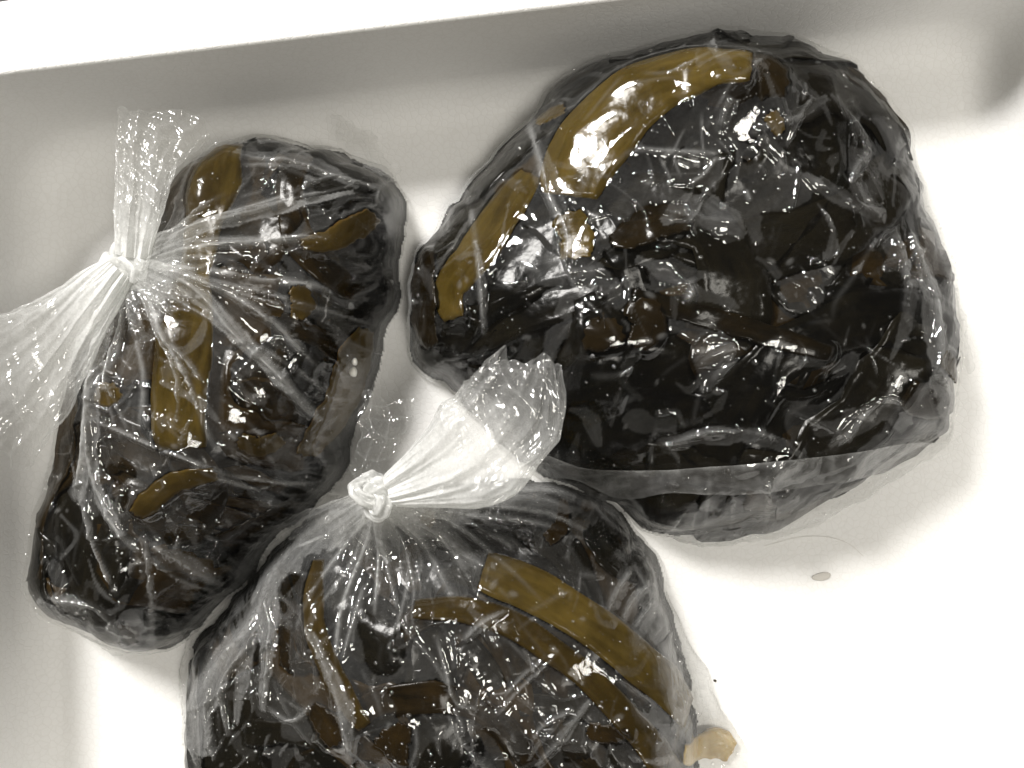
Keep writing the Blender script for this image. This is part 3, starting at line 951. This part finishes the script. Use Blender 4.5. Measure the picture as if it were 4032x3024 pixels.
FOLD1 = [
    ([(470, 1160), (420, 1300), (385, 1500), (380, 1700), (350, 1880), (330, 1990)], [60, 110, 90, 70, 60, 30], 0.30),
    ([(380, 1640), (400, 1900), (480, 2070), (560, 2170)], [20, 40, 60, 15], 0.28),
    ([(600, 1060), (760, 1140), (950, 1330), (1120, 1500), (1280, 1660)], [90, 80, 60, 45, 20], 0.34),
    ([(600, 1000), (860, 890), (1200, 800), (1400, 760)], [70, 60, 40, 15], 0.30),
    ([(640, 1500), (800, 1590), (900, 1700)], [10, 40, 15], 0.18),
    ([(560, 2110), (720, 2200), (900, 2290)], [20, 60, 20], 0.16),
    ([(170, 2350), (280, 2440), (420, 2500), (640, 2560)], [60, 120, 120, 40], 0.22),
    ([(930, 600), (1180, 640), (1420, 740)], [20, 90, 30], 0.12),
    ([(1500, 760), (1560, 900), (1545, 1050)], [20, 50, 20], 0.14),
    ([(1300, 1260), (1380, 1380), (1420, 1520)], [10, 60, 20], 0.12),
]
G1, F1, bag1 = build_bag('bag', heap1, film1, 0.081, 0.060, 5, 'clear knotted plastic bag of kelp at the left, its knot by the left wall', 'dark wet kelp heap inside the left knotted bag',
                         strips1, cr1, 60, 420, knot=K1, radial=[(-75, 25, 16, 0.03, 0.13), (-120, -75, 6, 0.03, 0.09)], drops=480, cone=[(540, 1040, 0.072, 0.035)], dir_bias=-1.2, mix=(0.25, 0.75, 0.0), cling=0.52, poly_z=0.014, folds=FOLD1)
knot_mesh(bag1, 505, 1035, 0.081, 0.0086, 0.6, 1.0)
tail(bag1, None, [(530, 1010, 0.083), (545, 880, 0.086), (565, 750, 0.087), (590, 620, 0.083), (650, 500, 0.074)], [110, 150, 190, 240, 330], 9, 0.0022, 21, hz=(1.1, 0.11))
tail(bag1, None, [(480, 1060, 0.082), (370, 1180, 0.083), (230, 1340, 0.080), (80, 1480, 0.076), (-60, 1590, 0.072)], [110, 200, 340, 480, 580], 11, 0.0028, 22, hz=(1.1, 0.15))
for i, (e, w1, h) in enumerate((((800, 950), 190, 0.10), ((760, 1190), 200, 0.11), ((610, 1290), 170, 0.08), ((440, 1300), 190, 0.12))):
    gather(bag1, G1, F1, (525, 1045, 0.076), e, 70, w1, 41 + i, (0.8, h))
sheet('flap', bag1, [(1310, 460, 0.030), (1345, 560, 0.034), (1420, 640, 0.040), (1540, 700, 0.045)], [(1400, 490, 0.026), (1480, 560, 0.024), (1550, 650, 0.024), (1590, 760, 0.024)], 60, 30, 0.10, 3)

# ---- the large bag at the right ----------------------------------------------------------------
heap2 = [(1390, 112), (1460, 92), (1560, 84), (1680, 92), (1760, 122), (1828, 152), (1866, 202), (1915, 262), (1942, 312), (1962, 382), (1984, 442), (2004, 522),
         (2034, 602), (2050, 700), (2046, 800), (2034, 870), (2030, 945), (1900, 1010), (1800, 1080), (1700, 1115), (1600, 1130), (1500, 1145), (1410, 1130), (1340, 1080),
         (1200, 1030), (1115, 985), (1022, 875), (945, 805), (900, 740), (888, 640), (908, 556), (938, 520), (955, 470), (1015, 402), (1075, 332),
         (1143, 275), (1184, 205), (1224, 165), (1310, 135)]
film2 = [(1345, 106), (1430, 58), (1540, 44), (1680, 62), (1795, 106), (1846, 142), (1900, 222), (1950, 292), (1985, 402), (2005, 482), (2045, 560),
         (2072, 620), (2080, 700), (2076, 800), (2070, 880), (2085, 935), (2050, 980), (1970, 1030), (1870, 1090), (1760, 1150), (1650, 1180), (1540, 1190),
         (1450, 1172), (1385, 1140), (1255, 1072), (1150, 1012), (1100, 972), (1000, 872), (930, 800), (885, 742), (878, 640), (903, 545), (935, 500),
         (952, 460), (1008, 400), (1068, 330), (1136, 268), (1175, 195), (1228, 155), (1300, 130)]
strips2 = [
    dict(path=[(2480, 1165), (2700, 1230), (2950, 1310), (3260, 1400)], w=[60, 80, 80, 60], mat='umber', z=0.002, label='dark brown kelp stalk slanting across the middle of the large right bag'),
    dict(path=[(2300, 1300), (2380, 1320), (2440, 1290)], w=[100, 140, 80], mat='umber', z=0.002, label='brown kelp scrap left of the slanting stalk in the large right bag'),
    dict(path=[(2520, 1180), (2540, 1280), (2500, 1370)], w=[120, 130, 80], mat='umber', z=0.002, label='brown kelp patch at the upper end of the slanting stalk in the large right bag'),
    dict(path=[(2400, 960), (2550, 900), (2700, 860)], w=[60, 140, 100], mat='umber', z=0.002, label='dark brown kelp blade right of the broad ochre blade tip in the large right bag'),
    dict(path=[(2090, 700), (1960, 880), (1850, 1030), (1770, 1150), (1790, 1260)], w=[110, 150, 170, 150, 90], dome=0.015, mat='ochre', z=0.004, blur=0.010, th=0.003, label='ochre kelp blade near the left edge of the large right bag'),
    dict(path=[(1690, 990), (1665, 1120), (1665, 1260), (1710, 1370)], w=[70, 130, 130, 60], mat='umber', z=0.004, blur=0.012, label='dark brown kelp blade at the far left edge of the large right bag'),
    dict(path=[(2750, 395), (2850, 345), (2980, 330), (3080, 350)], w=[120, 190, 200, 120], mat='umber', z=0.004, blur=0.014, label='dark brown kelp blade beyond the upper right end of the broad ochre blade'),
    dict(path=[(2930, 300), (2770, 292), (2600, 342), (2450, 440), (2340, 565), (2260, 690), (2235, 790)], w=[140, 190, 230, 255, 285, 280, 225], mat='ochre', z=0.006, blur=0.016, th=0.003, seed=8.1, rag=0.05, dome=0.012, rip=0.0012,
         label='broad arched ochre kelp blade at the top of the large right bag'),
    dict(path=[(2235, 850), (2255, 940), (2260, 1030)], w=[110, 120, 110], mat='ochre', z=0.005, label='short ragged yellow kelp end below the broad ochre blade'),
    dict(path=[(2110, 480), (2170, 460), (2220, 440)], w=[70, 90, 60], mat='olive', z=0.003, label='small oval olive kelp piece left of the broad ochre blade'),
    dict(path=[(3020, 460), (3040, 510), (3060, 540)], w=[50, 60, 40], mat='olive', z=0.003, label='small brown kelp scrap in the upper right part of the large right bag'),
    dict(path=[(3690, 1400), (3720, 1450), (3745, 1500)], w=[60, 70, 30], mat='olive', z=0.003, label='small kelp tip with an orange end at the right edge of the large right bag'),
]
cr2 = [
    ([(2810, 120), (2800, 230), (2870, 300), (2940, 290), (3010, 230)], 0.003, 0.0014, 0.25),
    ([(2800, 225), (2640, 290), (2520, 300)], 0.003, 0.0012, 0.4),
    ([(2290, 490), (2430, 325), (2450, 320)], 0.0025, 0.0010, 0.3),
    ([(2460, 345), (2580, 320), (2660, 310)], 0.0025, 0.0010, 0.3),
    ([(2350, 660), (2430, 560), (2540, 480)], 0.002, 0.0020, 0.05),
    ([(2070, 480), (2120, 630), (2160, 780), (2230, 930), (2220, 1080)], 0.004, 0.0018, 0.35),
    ([(2400, 670), (2480, 600), (2600, 600), (2820, 610)], 0.002, 0.0014, 0.3),
    ([(2830, 520), (2870, 380)], 0.003, 0.0022, 0.22),
    ([(2700, 740), (2770, 690), (2820, 620)], 0.0025, 0.0012, 0.3),
    ([(2960, 520), (3150, 470), (3250, 400)], 0.002, 0.0022, 0.16),
    ([(3270, 380), (3350, 480), (3420, 590)], 0.002, 0.0022, 0.16),
    ([(3420, 600), (3350, 700), (3400, 800), (3470, 850)], 0.002, 0.0025, 0.16),
    ([(3150, 690), (3250, 750), (3400, 830), (3480, 860)], 0.002, 0.0025, 0.16),
    ([(3220, 810), (3270, 900), (3290, 940)], 0.002, 0.0012, 0.2),
    ([(2930, 750), (2950, 800)], 0.002, 0.0012, 0.3),
    ([(3560, 850), (3600, 1000), (3660, 1150), (3680, 1300), (3670, 1480)], 0.004, 0.0030, 0.28),
    ([(3510, 900), (3560, 1100), (3540, 1250)], 0.003, 0.0025, 0.2),
    ([(3460, 890), (3380, 1050), (3290, 1180), (3270, 1270)], 0.002, 0.0014, 0.16),
    ([(3640, 1430), (3700, 1500), (3730, 1640), (3740, 1740)], 0.004, 0.0030, 0.35),
    ([(3260, 1800), (3340, 1700), (3480, 1580), (3600, 1640)], 0.002, 0.0025, 0.18),
    ([(2700, 1100), (2720, 1150), (2690, 1200)], 0.003, 0.0030, 0.25),
    ([(2590, 830), (2720, 860), (2840, 880), (2930, 880)], 0.004, 0.005, 0.14),
    ([(1850, 800), (1880, 1000), (1900, 1200), (1905, 1330)], 0.004, 0.0018, 0.35),
    ([(2140, 1000), (2230, 1080), (2380, 1060)], 0.002, 0.0030, 0.15),
    ([(2180, 960), (2260, 1130), (2360, 1240)], 0.002, 0.0012, 0.2),
    ([(2600, 1760), (2800, 1700), (3000, 1710), (3080, 1760)], 0.003, 0.0020, 0.2),
    ([(2320, 1480), (2420, 1480), (2500, 1450)], 0.002, 0.0018, 0.25),
    ([(2260, 1600), (2330, 1640), (2350, 1760)], 0.002, 0.0030, 0.16),
    ([(2730, 1440), (2880, 1370), (2870, 1430), (2790, 1500)], 0.002, 0.0030, 0.14),
    ([(2470, 1950), (2520, 2010), (2560, 2100)], 0.003, 0.0015, 0.3),
    ([(2590, 2110), (2700, 2010), (2760, 1990)], 0.003, 0.0014, 0.35),
    ([(2790, 1850), (2780, 1980), (2770, 2090)], 0.003, 0.0012, 0.3),
    ([(2880, 1850), (2880, 1960), (2880, 2080)], 0.003, 0.0010, 0.25),
    ([(3010, 1800), (3020, 1950), (3010, 2110)], 0.003, 0.0014, 0.3),
    ([(2500, 2100), (2800, 2140), (3100, 2080), (3400, 1990)], 0.003, 0.0040, 0.22),
    ([(3080, 1330), (3060, 1420), (3040, 1530)], 0.0025, 0.0008, 0.10),
    ([(3130, 1330), (3170, 1400), (3110, 1480)], 0.0025, 0.0008, 0.10),
    ([(3340, 1280), (3310, 1370)], 0.0025, 0.0008, 0.15),
    ([(3400, 1320), (3440, 1450), (3450, 1490)], 0.0025, 0.0008, 0.15),
]
FOLD2 = [
    ([(2600, 880), (2720, 830), (2850, 880), (2930, 930)], [40, 150, 190, 30], 0.19),  # fold whose extra haze also paints in the central highlight
    ([(2500, 1020), (2640, 1090), (2730, 1180)], [30, 90, 20], 0.16),
    ([(3420, 590), (3360, 700), (3390, 800), (3480, 860)], [20, 50, 70, 30], 0.11),
    ([(3150, 690), (3260, 760), (3400, 840), (3480, 860)], [20, 80, 60, 50], 0.10),
    ([(2950, 530), (3120, 470), (3250, 390)], [20, 50, 40], 0.11),
    ([(3260, 380), (3340, 480), (3420, 590)], [30, 40, 30], 0.10),
    ([(3210, 800), (3270, 900), (3260, 1000), (3230, 1010)], [8, 12, 60, 40], 0.12),
    ([(2830, 540), (2860, 460), (2880, 390)], [50, 60, 70], 0.16),
    ([(2990, 540), (3060, 620), (3080, 700)], [60, 60, 20], 0.11),
    ([(3580, 920), (3640, 1100), (3660, 1250), (3680, 1450)], [40, 110, 150, 90], 0.20),
    ([(3500, 930), (3560, 1080), (3560, 1260), (3500, 1420)], [20, 70, 80, 20], 0.14),
    ([(3650, 1480), (3700, 1560), (3730, 1680), (3770, 1730)], [50, 110, 110, 50], 0.28),
    ([(3260, 1760), (3350, 1690), (3480, 1610), (3560, 1690)], [30, 110, 120, 60], 0.13),
    ([(2730, 1440), (2830, 1390), (2880, 1400)], [20, 110, 60], 0.12),
    ([(2240, 1610), (2320, 1640), (2360, 1760)], [20, 90, 20], 0.13),
    ([(2180, 1000), (2300, 1080), (2400, 1120)], [60, 120, 60], 0.10),
    ([(2110, 560), (2170, 700), (2230, 900), (2225, 1050)], [50, 60, 40, 15], 0.14),
    ([(1870, 950), (1900, 1130), (1905, 1300)], [15, 50, 20], 0.26),
    ([(2620, 1760), (2820, 1720), (3010, 1730), (3150, 1790)], [20, 70, 90, 30], 0.12),
    ([(2550, 2060), (2800, 2120), (3100, 2070), (3350, 2000)], [40, 110, 100, 40], 0.24),
    ([(2800, 130), (2790, 220), (2880, 290)], [30, 50, 40], 0.12),
    ([(3000, 300), (3050, 420), (3060, 560)], [30, 40, 20], 0.10),
]
G2, F2_, bag2 = build_bag('bag', heap2, film2, 0.083, 0.100, 9, 'large clear plastic bag of black kelp at the right, without a knot', 'black wet kelp heap inside the large right bag',
                          strips2, cr2, 75, 380, drops=560, dir_bias=0.2, mix=(0.88, 0.12, 0.0), crumple=0.6, haze_gain=1.0, fold_k=0.58, blade_k=1.5, cling=0.77, n_folds=90, folds=FOLD2)


def band(G, F, up, lo, zoff):
    a = G.px2w(F, up); b = G.px2w(F, lo)
    return [tuple(p) for p in a], [tuple(p) for p in b]


def film_band(root, G, F, up, lo, haze, seed, zoff=0.0015, nu=120, nv=16):
    a = resample(G.px2w(F, up), nu); b = resample(G.px2w(F, lo), nu)
    s = np.linspace(0, 1, nv)
    P = a[:, None, :] * (1 - s)[None, :, None] + b[:, None, :] * s[None, :, None]
    B = np.maximum(F, G.blur(F, 0.004))
    P[..., 2] = np.maximum(P[..., 2], G.sample(B, P[..., 0], P[..., 1])) + zoff
    f1, ed = worley(P[..., 0] * 90, P[..., 1] * 90, seed)
    P[..., 2] += 0.0010 * f1
    U, V = np.meshgrid(np.linspace(0, 1, nu), s, indexing='ij')
    pt = 1 - 2.2 * np.abs(perlin(U * 16 + 0.6 * V, V * 0.8 + 3.0, seed + 5)); pt2 = 1 - 2.2 * np.abs(perlin(U * 41 - V, V * 0.9 + 7.0, seed + 6))
    P[..., 2] += 0.0016 * np.clip(pt, -0.5, 1) * np.sin(np.pi * np.clip(V + 0.15, 0, 1)) + 0.0008 * np.clip(pt2, -0.5, 1)
    hz = haze * np.clip(0.55 + 0.7 * fbm(U * 9, V * 1.2, seed, 3) + 0.5 * np.clip(pt, 0, 1) ** 3 + 0.5 * np.clip(pt2, 0, 1) ** 4, 0.15, 2) + 0.12 * np.exp(-V / 0.06) + 0.06 * np.exp(-(1 - V) / 0.06)
    idx = np.arange(nu * nv).reshape(nu, nv)
    f = np.stack([idx[:-1, :-1], idx[1:, :-1], idx[1:, 1:], idx[:-1, 1:]], -1).reshape(-1, 4)
    return mesh_obj('seam_flap', P.reshape(-1, 3), f, M['film'], root, attrs={'haze': np.clip(hz, 0, 1).ravel()})


film_band(bag2, G2, F2_, [(2050, 1770), (2150, 1790), (2290, 1840), (2420, 1850), (2600, 1849), (2800, 1835), (3027, 1816), (3301, 1787), (3569, 1744), (3728, 1744), (3790, 1715)],
          [(2045, 1796), (2130, 1870), (2266, 1890), (2440, 1962), (2620, 1940), (2800, 1945), (2947, 1943), (3251, 1903), (3540, 1845), (3728, 1794), (3790, 1740)], 0.16, 4)
sheet('flap', bag2, [(3745, 1090, 0.035), (3790, 1230, 0.034), (3815, 1370, 0.030), (3838, 1450, 0.026)], [(3700, 1120, 0.036), (3760, 1250, 0.036), (3790, 1360, 0.032), (3800, 1455, 0.028)], 50, 12, 0.15, 6)

# ---- the front bag with the knot at its top -------------------------------------------------------
heap3 = [(815, 1118), (900, 1085), (1000, 1066), (1100, 1056), (1200, 1058), (1285, 1092), (1350, 1145), (1398, 1210), (1436, 1300), (1458, 1370), (1474, 1450),
         (1490, 1540), (1500, 1620), (1490, 1720), (1330, 1765), (1120, 1730), (1020, 1700), (930, 1698), (820, 1725), (640, 1775), (500, 1750), (425, 1650), (405, 1560), (402, 1470), (425, 1400),
         (500, 1310), (575, 1220), (620, 1170), (690, 1130), (760, 1112)]
film3 = [(770, 1075), (830, 1060), (900, 1050), (1000, 1042), (1100, 1036), (1210, 1040), (1295, 1075), (1365, 1132), (1412, 1195), (1468, 1330), (1535, 1475), (1622, 1640),
         (1655, 1740), (1520, 1800), (1330, 1790), (1120, 1745), (1020, 1712), (930, 1708), (820, 1740), (640, 1795), (480, 1765), (424, 1655), (388, 1560), (380, 1430), (410, 1370),
         (480, 1300), (540, 1235), (580, 1180), (640, 1115), (700, 1075)]
K3 = (1480, 1945, 0.092)
strips3 = [
    dict(path=[(1640, 2375), (1850, 2380), (2050, 2450), (2250, 2590), (2400, 2730), (2550, 2900), (2660, 3060)], w=[60, 92, 100, 92, 95, 105, 95], mat='olive', rag=0.04, z=0.0065, blur=0.010, th=0.003,
         label='long brown curved kelp strip below the ochre strip in the front knotted bag'),
    dict(path=[(1905, 2225), (2100, 2300), (2300, 2420), (2480, 2560), (2620, 2680), (2700, 2780)], w=[145, 150, 145, 140, 135, 100], mat='ochre', rag=0.04, z=0.0065, blur=0.012, th=0.003,
         label='ochre curved kelp strip ending square below the knot of the front bag'),
    dict(path=[(1270, 2190), (1250, 2330), (1275, 2520), (1350, 2680), (1450, 2830)], w=[50, 85, 85, 90, 60], mat='olive', z=0.005, blur=0.010, th=0.003,
         label='brown kelp strip hanging down the left half of the front knotted bag'),
    dict(path=[(1240, 2760), (1290, 2830), (1340, 2910)], w=[50, 110, 60], mat='brown', z=0.003, label='dark brown triangular kelp scrap at the lower left of the front bag'),
    dict(path=[(1530, 2950), (1580, 2880), (1600, 2830)], w=[150, 120, 50], mat='brown', z=0.003, label='dark brown pointed kelp scrap at the bottom of the front bag'),
    dict(path=[(1670, 2010), (1690, 2030), (1710, 2060)], w=[40, 50, 30], mat='olive', z=0.004, label='tiny frayed brown kelp bit right beside the knot of the front bag'),
    dict(path=[(2220, 1960), (2210, 2050), (2150, 2120)], w=[40, 60, 50], mat='brown', z=0.003, label='dark brown kelp stub under the bright folds right of the front knot'),
    dict(path=[(2310, 2850), (2400, 2880), (2470, 2870)], w=[60, 80, 40], mat='brown', z=0.002, label='dark brown kelp scrap left of the long strip at the bottom of the front bag'),
    dict(path=[(2690, 2960), (2760, 2940), (2830, 2925), (2880, 2950)], w=[50, 70, 130, 120], mat='tan', z=0.002, blur=0.006, th=0.003, rag=0.12, dome=0.03, label='pale tan kelp chip at the lower right corner of the front bag'),
]
cr3 = [
    ([(1420, 1960), (1250, 2060), (1090, 2230), (1010, 2420), (850, 2620), (760, 2850)], 0.005, 0.0050, 0.40),
    ([(1290, 2100), (1160, 2150)], 0.002, 0.0010, 0.6),
    ([(1100, 2230), (1060, 2350), (1070, 2500), (1040, 2800)], 0.004, 0.0016, 0.4),
    ([(1030, 2470), (930, 2600), (880, 2700), (900, 2900)], 0.004, 0.0016, 0.35),
    ([(860, 2620), (820, 2800), (850, 3000)], 0.004, 0.0016, 0.35),
    ([(780, 2700), (740, 2850), (790, 3020)], 0.003, 0.0016, 0.35),
    ([(1500, 2010), (1490, 2080), (1530, 2170)], 0.004, 0.0018, 0.45),
    ([(1560, 2030), (1720, 2080), (1820, 2160), (1900, 2225)], 0.004, 0.0030, 0.40),
    ([(1560, 1960), (1800, 1950), (2100, 1950), (2300, 2010)], 0.003, 0.0014, 0.35),
    ([(1580, 1980), (1850, 1975), (2150, 2010), (2340, 2110)], 0.003, 0.0014, 0.4),
    ([(1580, 1990), (1850, 2020), (2050, 2040), (2230, 2080)], 0.0025, 0.0012, 0.35),
    ([(1600, 1960), (1900, 1920), (2150, 1920), (2280, 1950)], 0.003, 0.0014, 0.3),
    ([(1520, 2200), (1550, 2320), (1570, 2400)], 0.003, 0.0010, 0.3),
    ([(1180, 2370), (1260, 2560), (1330, 2720), (1380, 2900), (1380, 3000)], 0.003, 0.0022, 0.3),
    ([(1440, 2290), (1400, 2420), (1350, 2600)], 0.003, 0.0012, 0.3),
    ([(1990, 2400), (1900, 2440), (1820, 2520)], 0.003, 0.0016, 0.28),
    ([(2240, 2370), (2230, 2330), (2070, 2410)], 0.002, 0.0014, 0.2),
    ([(2490, 2220), (2430, 2310), (2390, 2390)], 0.003, 0.0016, 0.3),
    ([(2560, 2260), (2490, 2350), (2450, 2430)], 0.003, 0.0016, 0.35),
    ([(2590, 2320), (2530, 2410), (2490, 2470)], 0.003, 0.0016, 0.35),
    ([(2640, 2420), (2570, 2490), (2560, 2530)], 0.003, 0.0020, 0.3),
    ([(2200, 2560), (2070, 2680), (1950, 2810)], 0.003, 0.0010, 0.25),
    ([(2160, 2570), (2060, 2650), (1980, 2740)], 0.003, 0.0010, 0.25),
    ([(2320, 2750), (2200, 2900), (2110, 3000)], 0.003, 0.0014, 0.22),
    ([(2260, 2780), (2140, 2840), (2090, 2910)], 0.003, 0.0012, 0.22),
    ([(1720, 2500), (1760, 2640), (1800, 2760), (1900, 2780)], 0.002, 0.0010, 0.3),
    ([(2440, 2130), (2640, 2480), (2760, 2740), (2880, 2980)], 0.002, 0.0012, 0.25),
    ([(2680, 2600), (2800, 2790), (2900, 2960)], 0.002, 0.0012, 0.15),
    ([(1050, 2780), (1150, 2830), (1240, 2760)], 0.002, 0.0012, 0.25),
]
FOLD3 = [
    ([(1440, 1990), (1260, 2080), (1110, 2220), (1020, 2400), (960, 2520)], [60, 170, 150, 110, 40], 0.26),
    ([(1090, 2240), (1080, 2380), (1060, 2520), (1040, 2800)], [40, 90, 60, 20], 0.24),
    ([(960, 2480), (870, 2620), (790, 2800), (780, 2960)], [60, 120, 140, 120], 0.26),
    ([(1010, 2500), (960, 2680), (930, 2850)], [30, 60, 20], 0.2),
    ([(1560, 2010), (1720, 2080), (1830, 2160), (1900, 2225)], [60, 80, 50, 10], 0.26),
    ([(1560, 1970), (1800, 1950), (2060, 1960), (2260, 2010)], [70, 60, 40, 10], 0.20),
    ([(1490, 2040), (1500, 2120), (1530, 2180)], [40, 30, 8], 0.30),
    ([(1230, 2480), (1300, 2640), (1370, 2800), (1390, 2960)], [15, 50, 60, 20], 0.22),
    ([(2470, 2230), (2430, 2310), (2390, 2390)], [22, 30, 12], 0.2),
    ([(2550, 2270), (2490, 2350), (2450, 2430)], [15, 40, 20], 0.22),
    ([(2620, 2330), (2560, 2420), (2510, 2490)], [20, 50, 25], 0.22),
    ([(2320, 2750), (2210, 2890), (2110, 3010)], [15, 40, 15], 0.16),
    ([(2240, 2790), (2130, 2900), (2080, 2990)], [10, 30, 10], 0.14),
    ([(2000, 2400), (1920, 2450), (1830, 2520)], [10, 30, 10], 0.18),
    ([(2650, 2780), (2720, 2900), (2720, 3000)], [40, 80, 60], 0.2),
]
G3, F3, bag3 = build_bag('bag', heap3, film3, 0.076, 0.070, 14, 'clear knotted plastic bag of kelp in front, its white knot between the other two bags', 'dark wet kelp heap inside the front knotted bag',
                         strips3, cr3, 60, 460, knot=K3, radial=[(-35, 12, 12, 0.04, 0.11), (-150, -35, 14, 0.03, 0.10)], drops=1050, cone=[(1490, 1950, 0.086, 0.045)], dir_bias=-0.7,
                         mix=(0.58, 0.42, 0.0), haze_gain=1.0, cling=0.46, folds=FOLD3)
knot_mesh(bag3, 1478, 1945, 0.092, 0.0080, 2.2, 2.0)
tail(bag3, None, [(1540, 1925, 0.094), (1700, 1860, 0.096), (1870, 1770, 0.098), (2010, 1620, 0.101), (2085, 1430, 0.100)], [110, 260, 400, 390, 220], 9, 0.0030, 25, hz=(1.0, 0.30), flat=0.4)
for i, (e, w1, h) in enumerate((((1230, 2110), 210, 0.11), ((1480, 2180), 210, 0.06), ((1730, 2090), 170, 0.08), ((1850, 1985), 150, 0.09))):
    gather(bag3, G3, F3, (1490, 1955, 0.087), e, 70, w1, 61 + i, (0.7, h))
sheet('flap', bag3, [(1400, 1900, 0.070), (1390, 1780, 0.062), (1410, 1660, 0.054), (1440, 1540, 0.046)], [(1500, 1890, 0.080), (1560, 1780, 0.066), (1600, 1680, 0.056), (1640, 1580, 0.044)], 90, 50, 0.045, 8, amp=0.0035)

# ------------------------------------------------------------------ small loose things
def blob(name, loc, rx, ry, rz, rot, mat, seed, nu=14, nv=8):
    vs = []; fs = []
    for i in range(nv + 1):
        th = math.pi * i / nv
        for j in range(nu):
            ph = 2 * math.pi * j / nu
            k = 1 + 0.12 * math.sin(2 * ph + seed) + 0.08 * math.sin(3 * ph + 2 * th + seed * 2)
            x = rx * math.sin(th) * math.cos(ph) * k; y = ry * math.sin(th) * math.sin(ph) * k; z = rz * math.cos(th)
            vs.append((x * math.cos(rot) - y * math.sin(rot), x * math.sin(rot) + y * math.cos(rot), z))
    for i in range(nv):
        for j in range(nu):
            fs.append((i * nu + j, (i + 1) * nu + j, (i + 1) * nu + (j + 1) % nu, i * nu + (j + 1) % nu))
    o = mesh_obj(name, vs, fs, mat)
    o.location = loc
    return o


c = W(3235, 2270, 0.0006)  # flat pellet for a foam dent, its shade put into the grey
tag(blob('foam_dent', c, 0.0052, 0.0026, 0.0006, 0.1, M['chip'], 1.0), 'small oval dent in the bare white foam floor, its shade coloured grey', 'chip')
c = W(2815, 2680, 0.0005)
tag(blob('speck', c, 0.0009, 0.0008, 0.0005, 0, M['speck'], 2.0), 'tiny black speck on the white foam right of the front bag', 'speck')
for (px, py, rr, lab) in ((1398, 1425, 0.9, 'upper of two white grains on the right flank of the left bag'), (1392, 1465, 1.25, 'lower of two white grains on the right flank of the left bag')):
    q = G1.px2w(F1, [(px, py)])[0]
    tag(blob('white_grain', (q[0], q[1], q[2] + 0.001), 0.0016 * rr, 0.0024 * rr, 0.0015, 0.3, M['grain'], rr), lab, 'grain', 'white grains on the left bag')


def fibre():
    p = resample(np.array([W(3010, 2150, 0.0007), W(3150, 2115, 0.0009), W(3260, 2115, 0.0007), W(3340, 2140, 0.0008), W(3400, 2190, 0.0007)]), 30)
    vs = []; fs = []
    r = 0.00010
    for i, q in enumerate(p):
        for k in range(6):
            a = k * math.pi / 3
            vs.append((q[0] + 0.3 * r * math.cos(a), q[1] + r * math.cos(a), q[2] + r * math.sin(a)))
    for i in range(len(p) - 1):
        for k in range(6):
            fs.append((i * 6 + k, i * 6 + (k + 1) % 6, (i + 1) * 6 + (k + 1) % 6, (i + 1) * 6 + k))
    o = mesh_obj('fibre', vs, fs, M['fibre'])
    tag(o, 'fine curved grey fibre lying on the white foam below the large bag', 'fibre')


fibre()
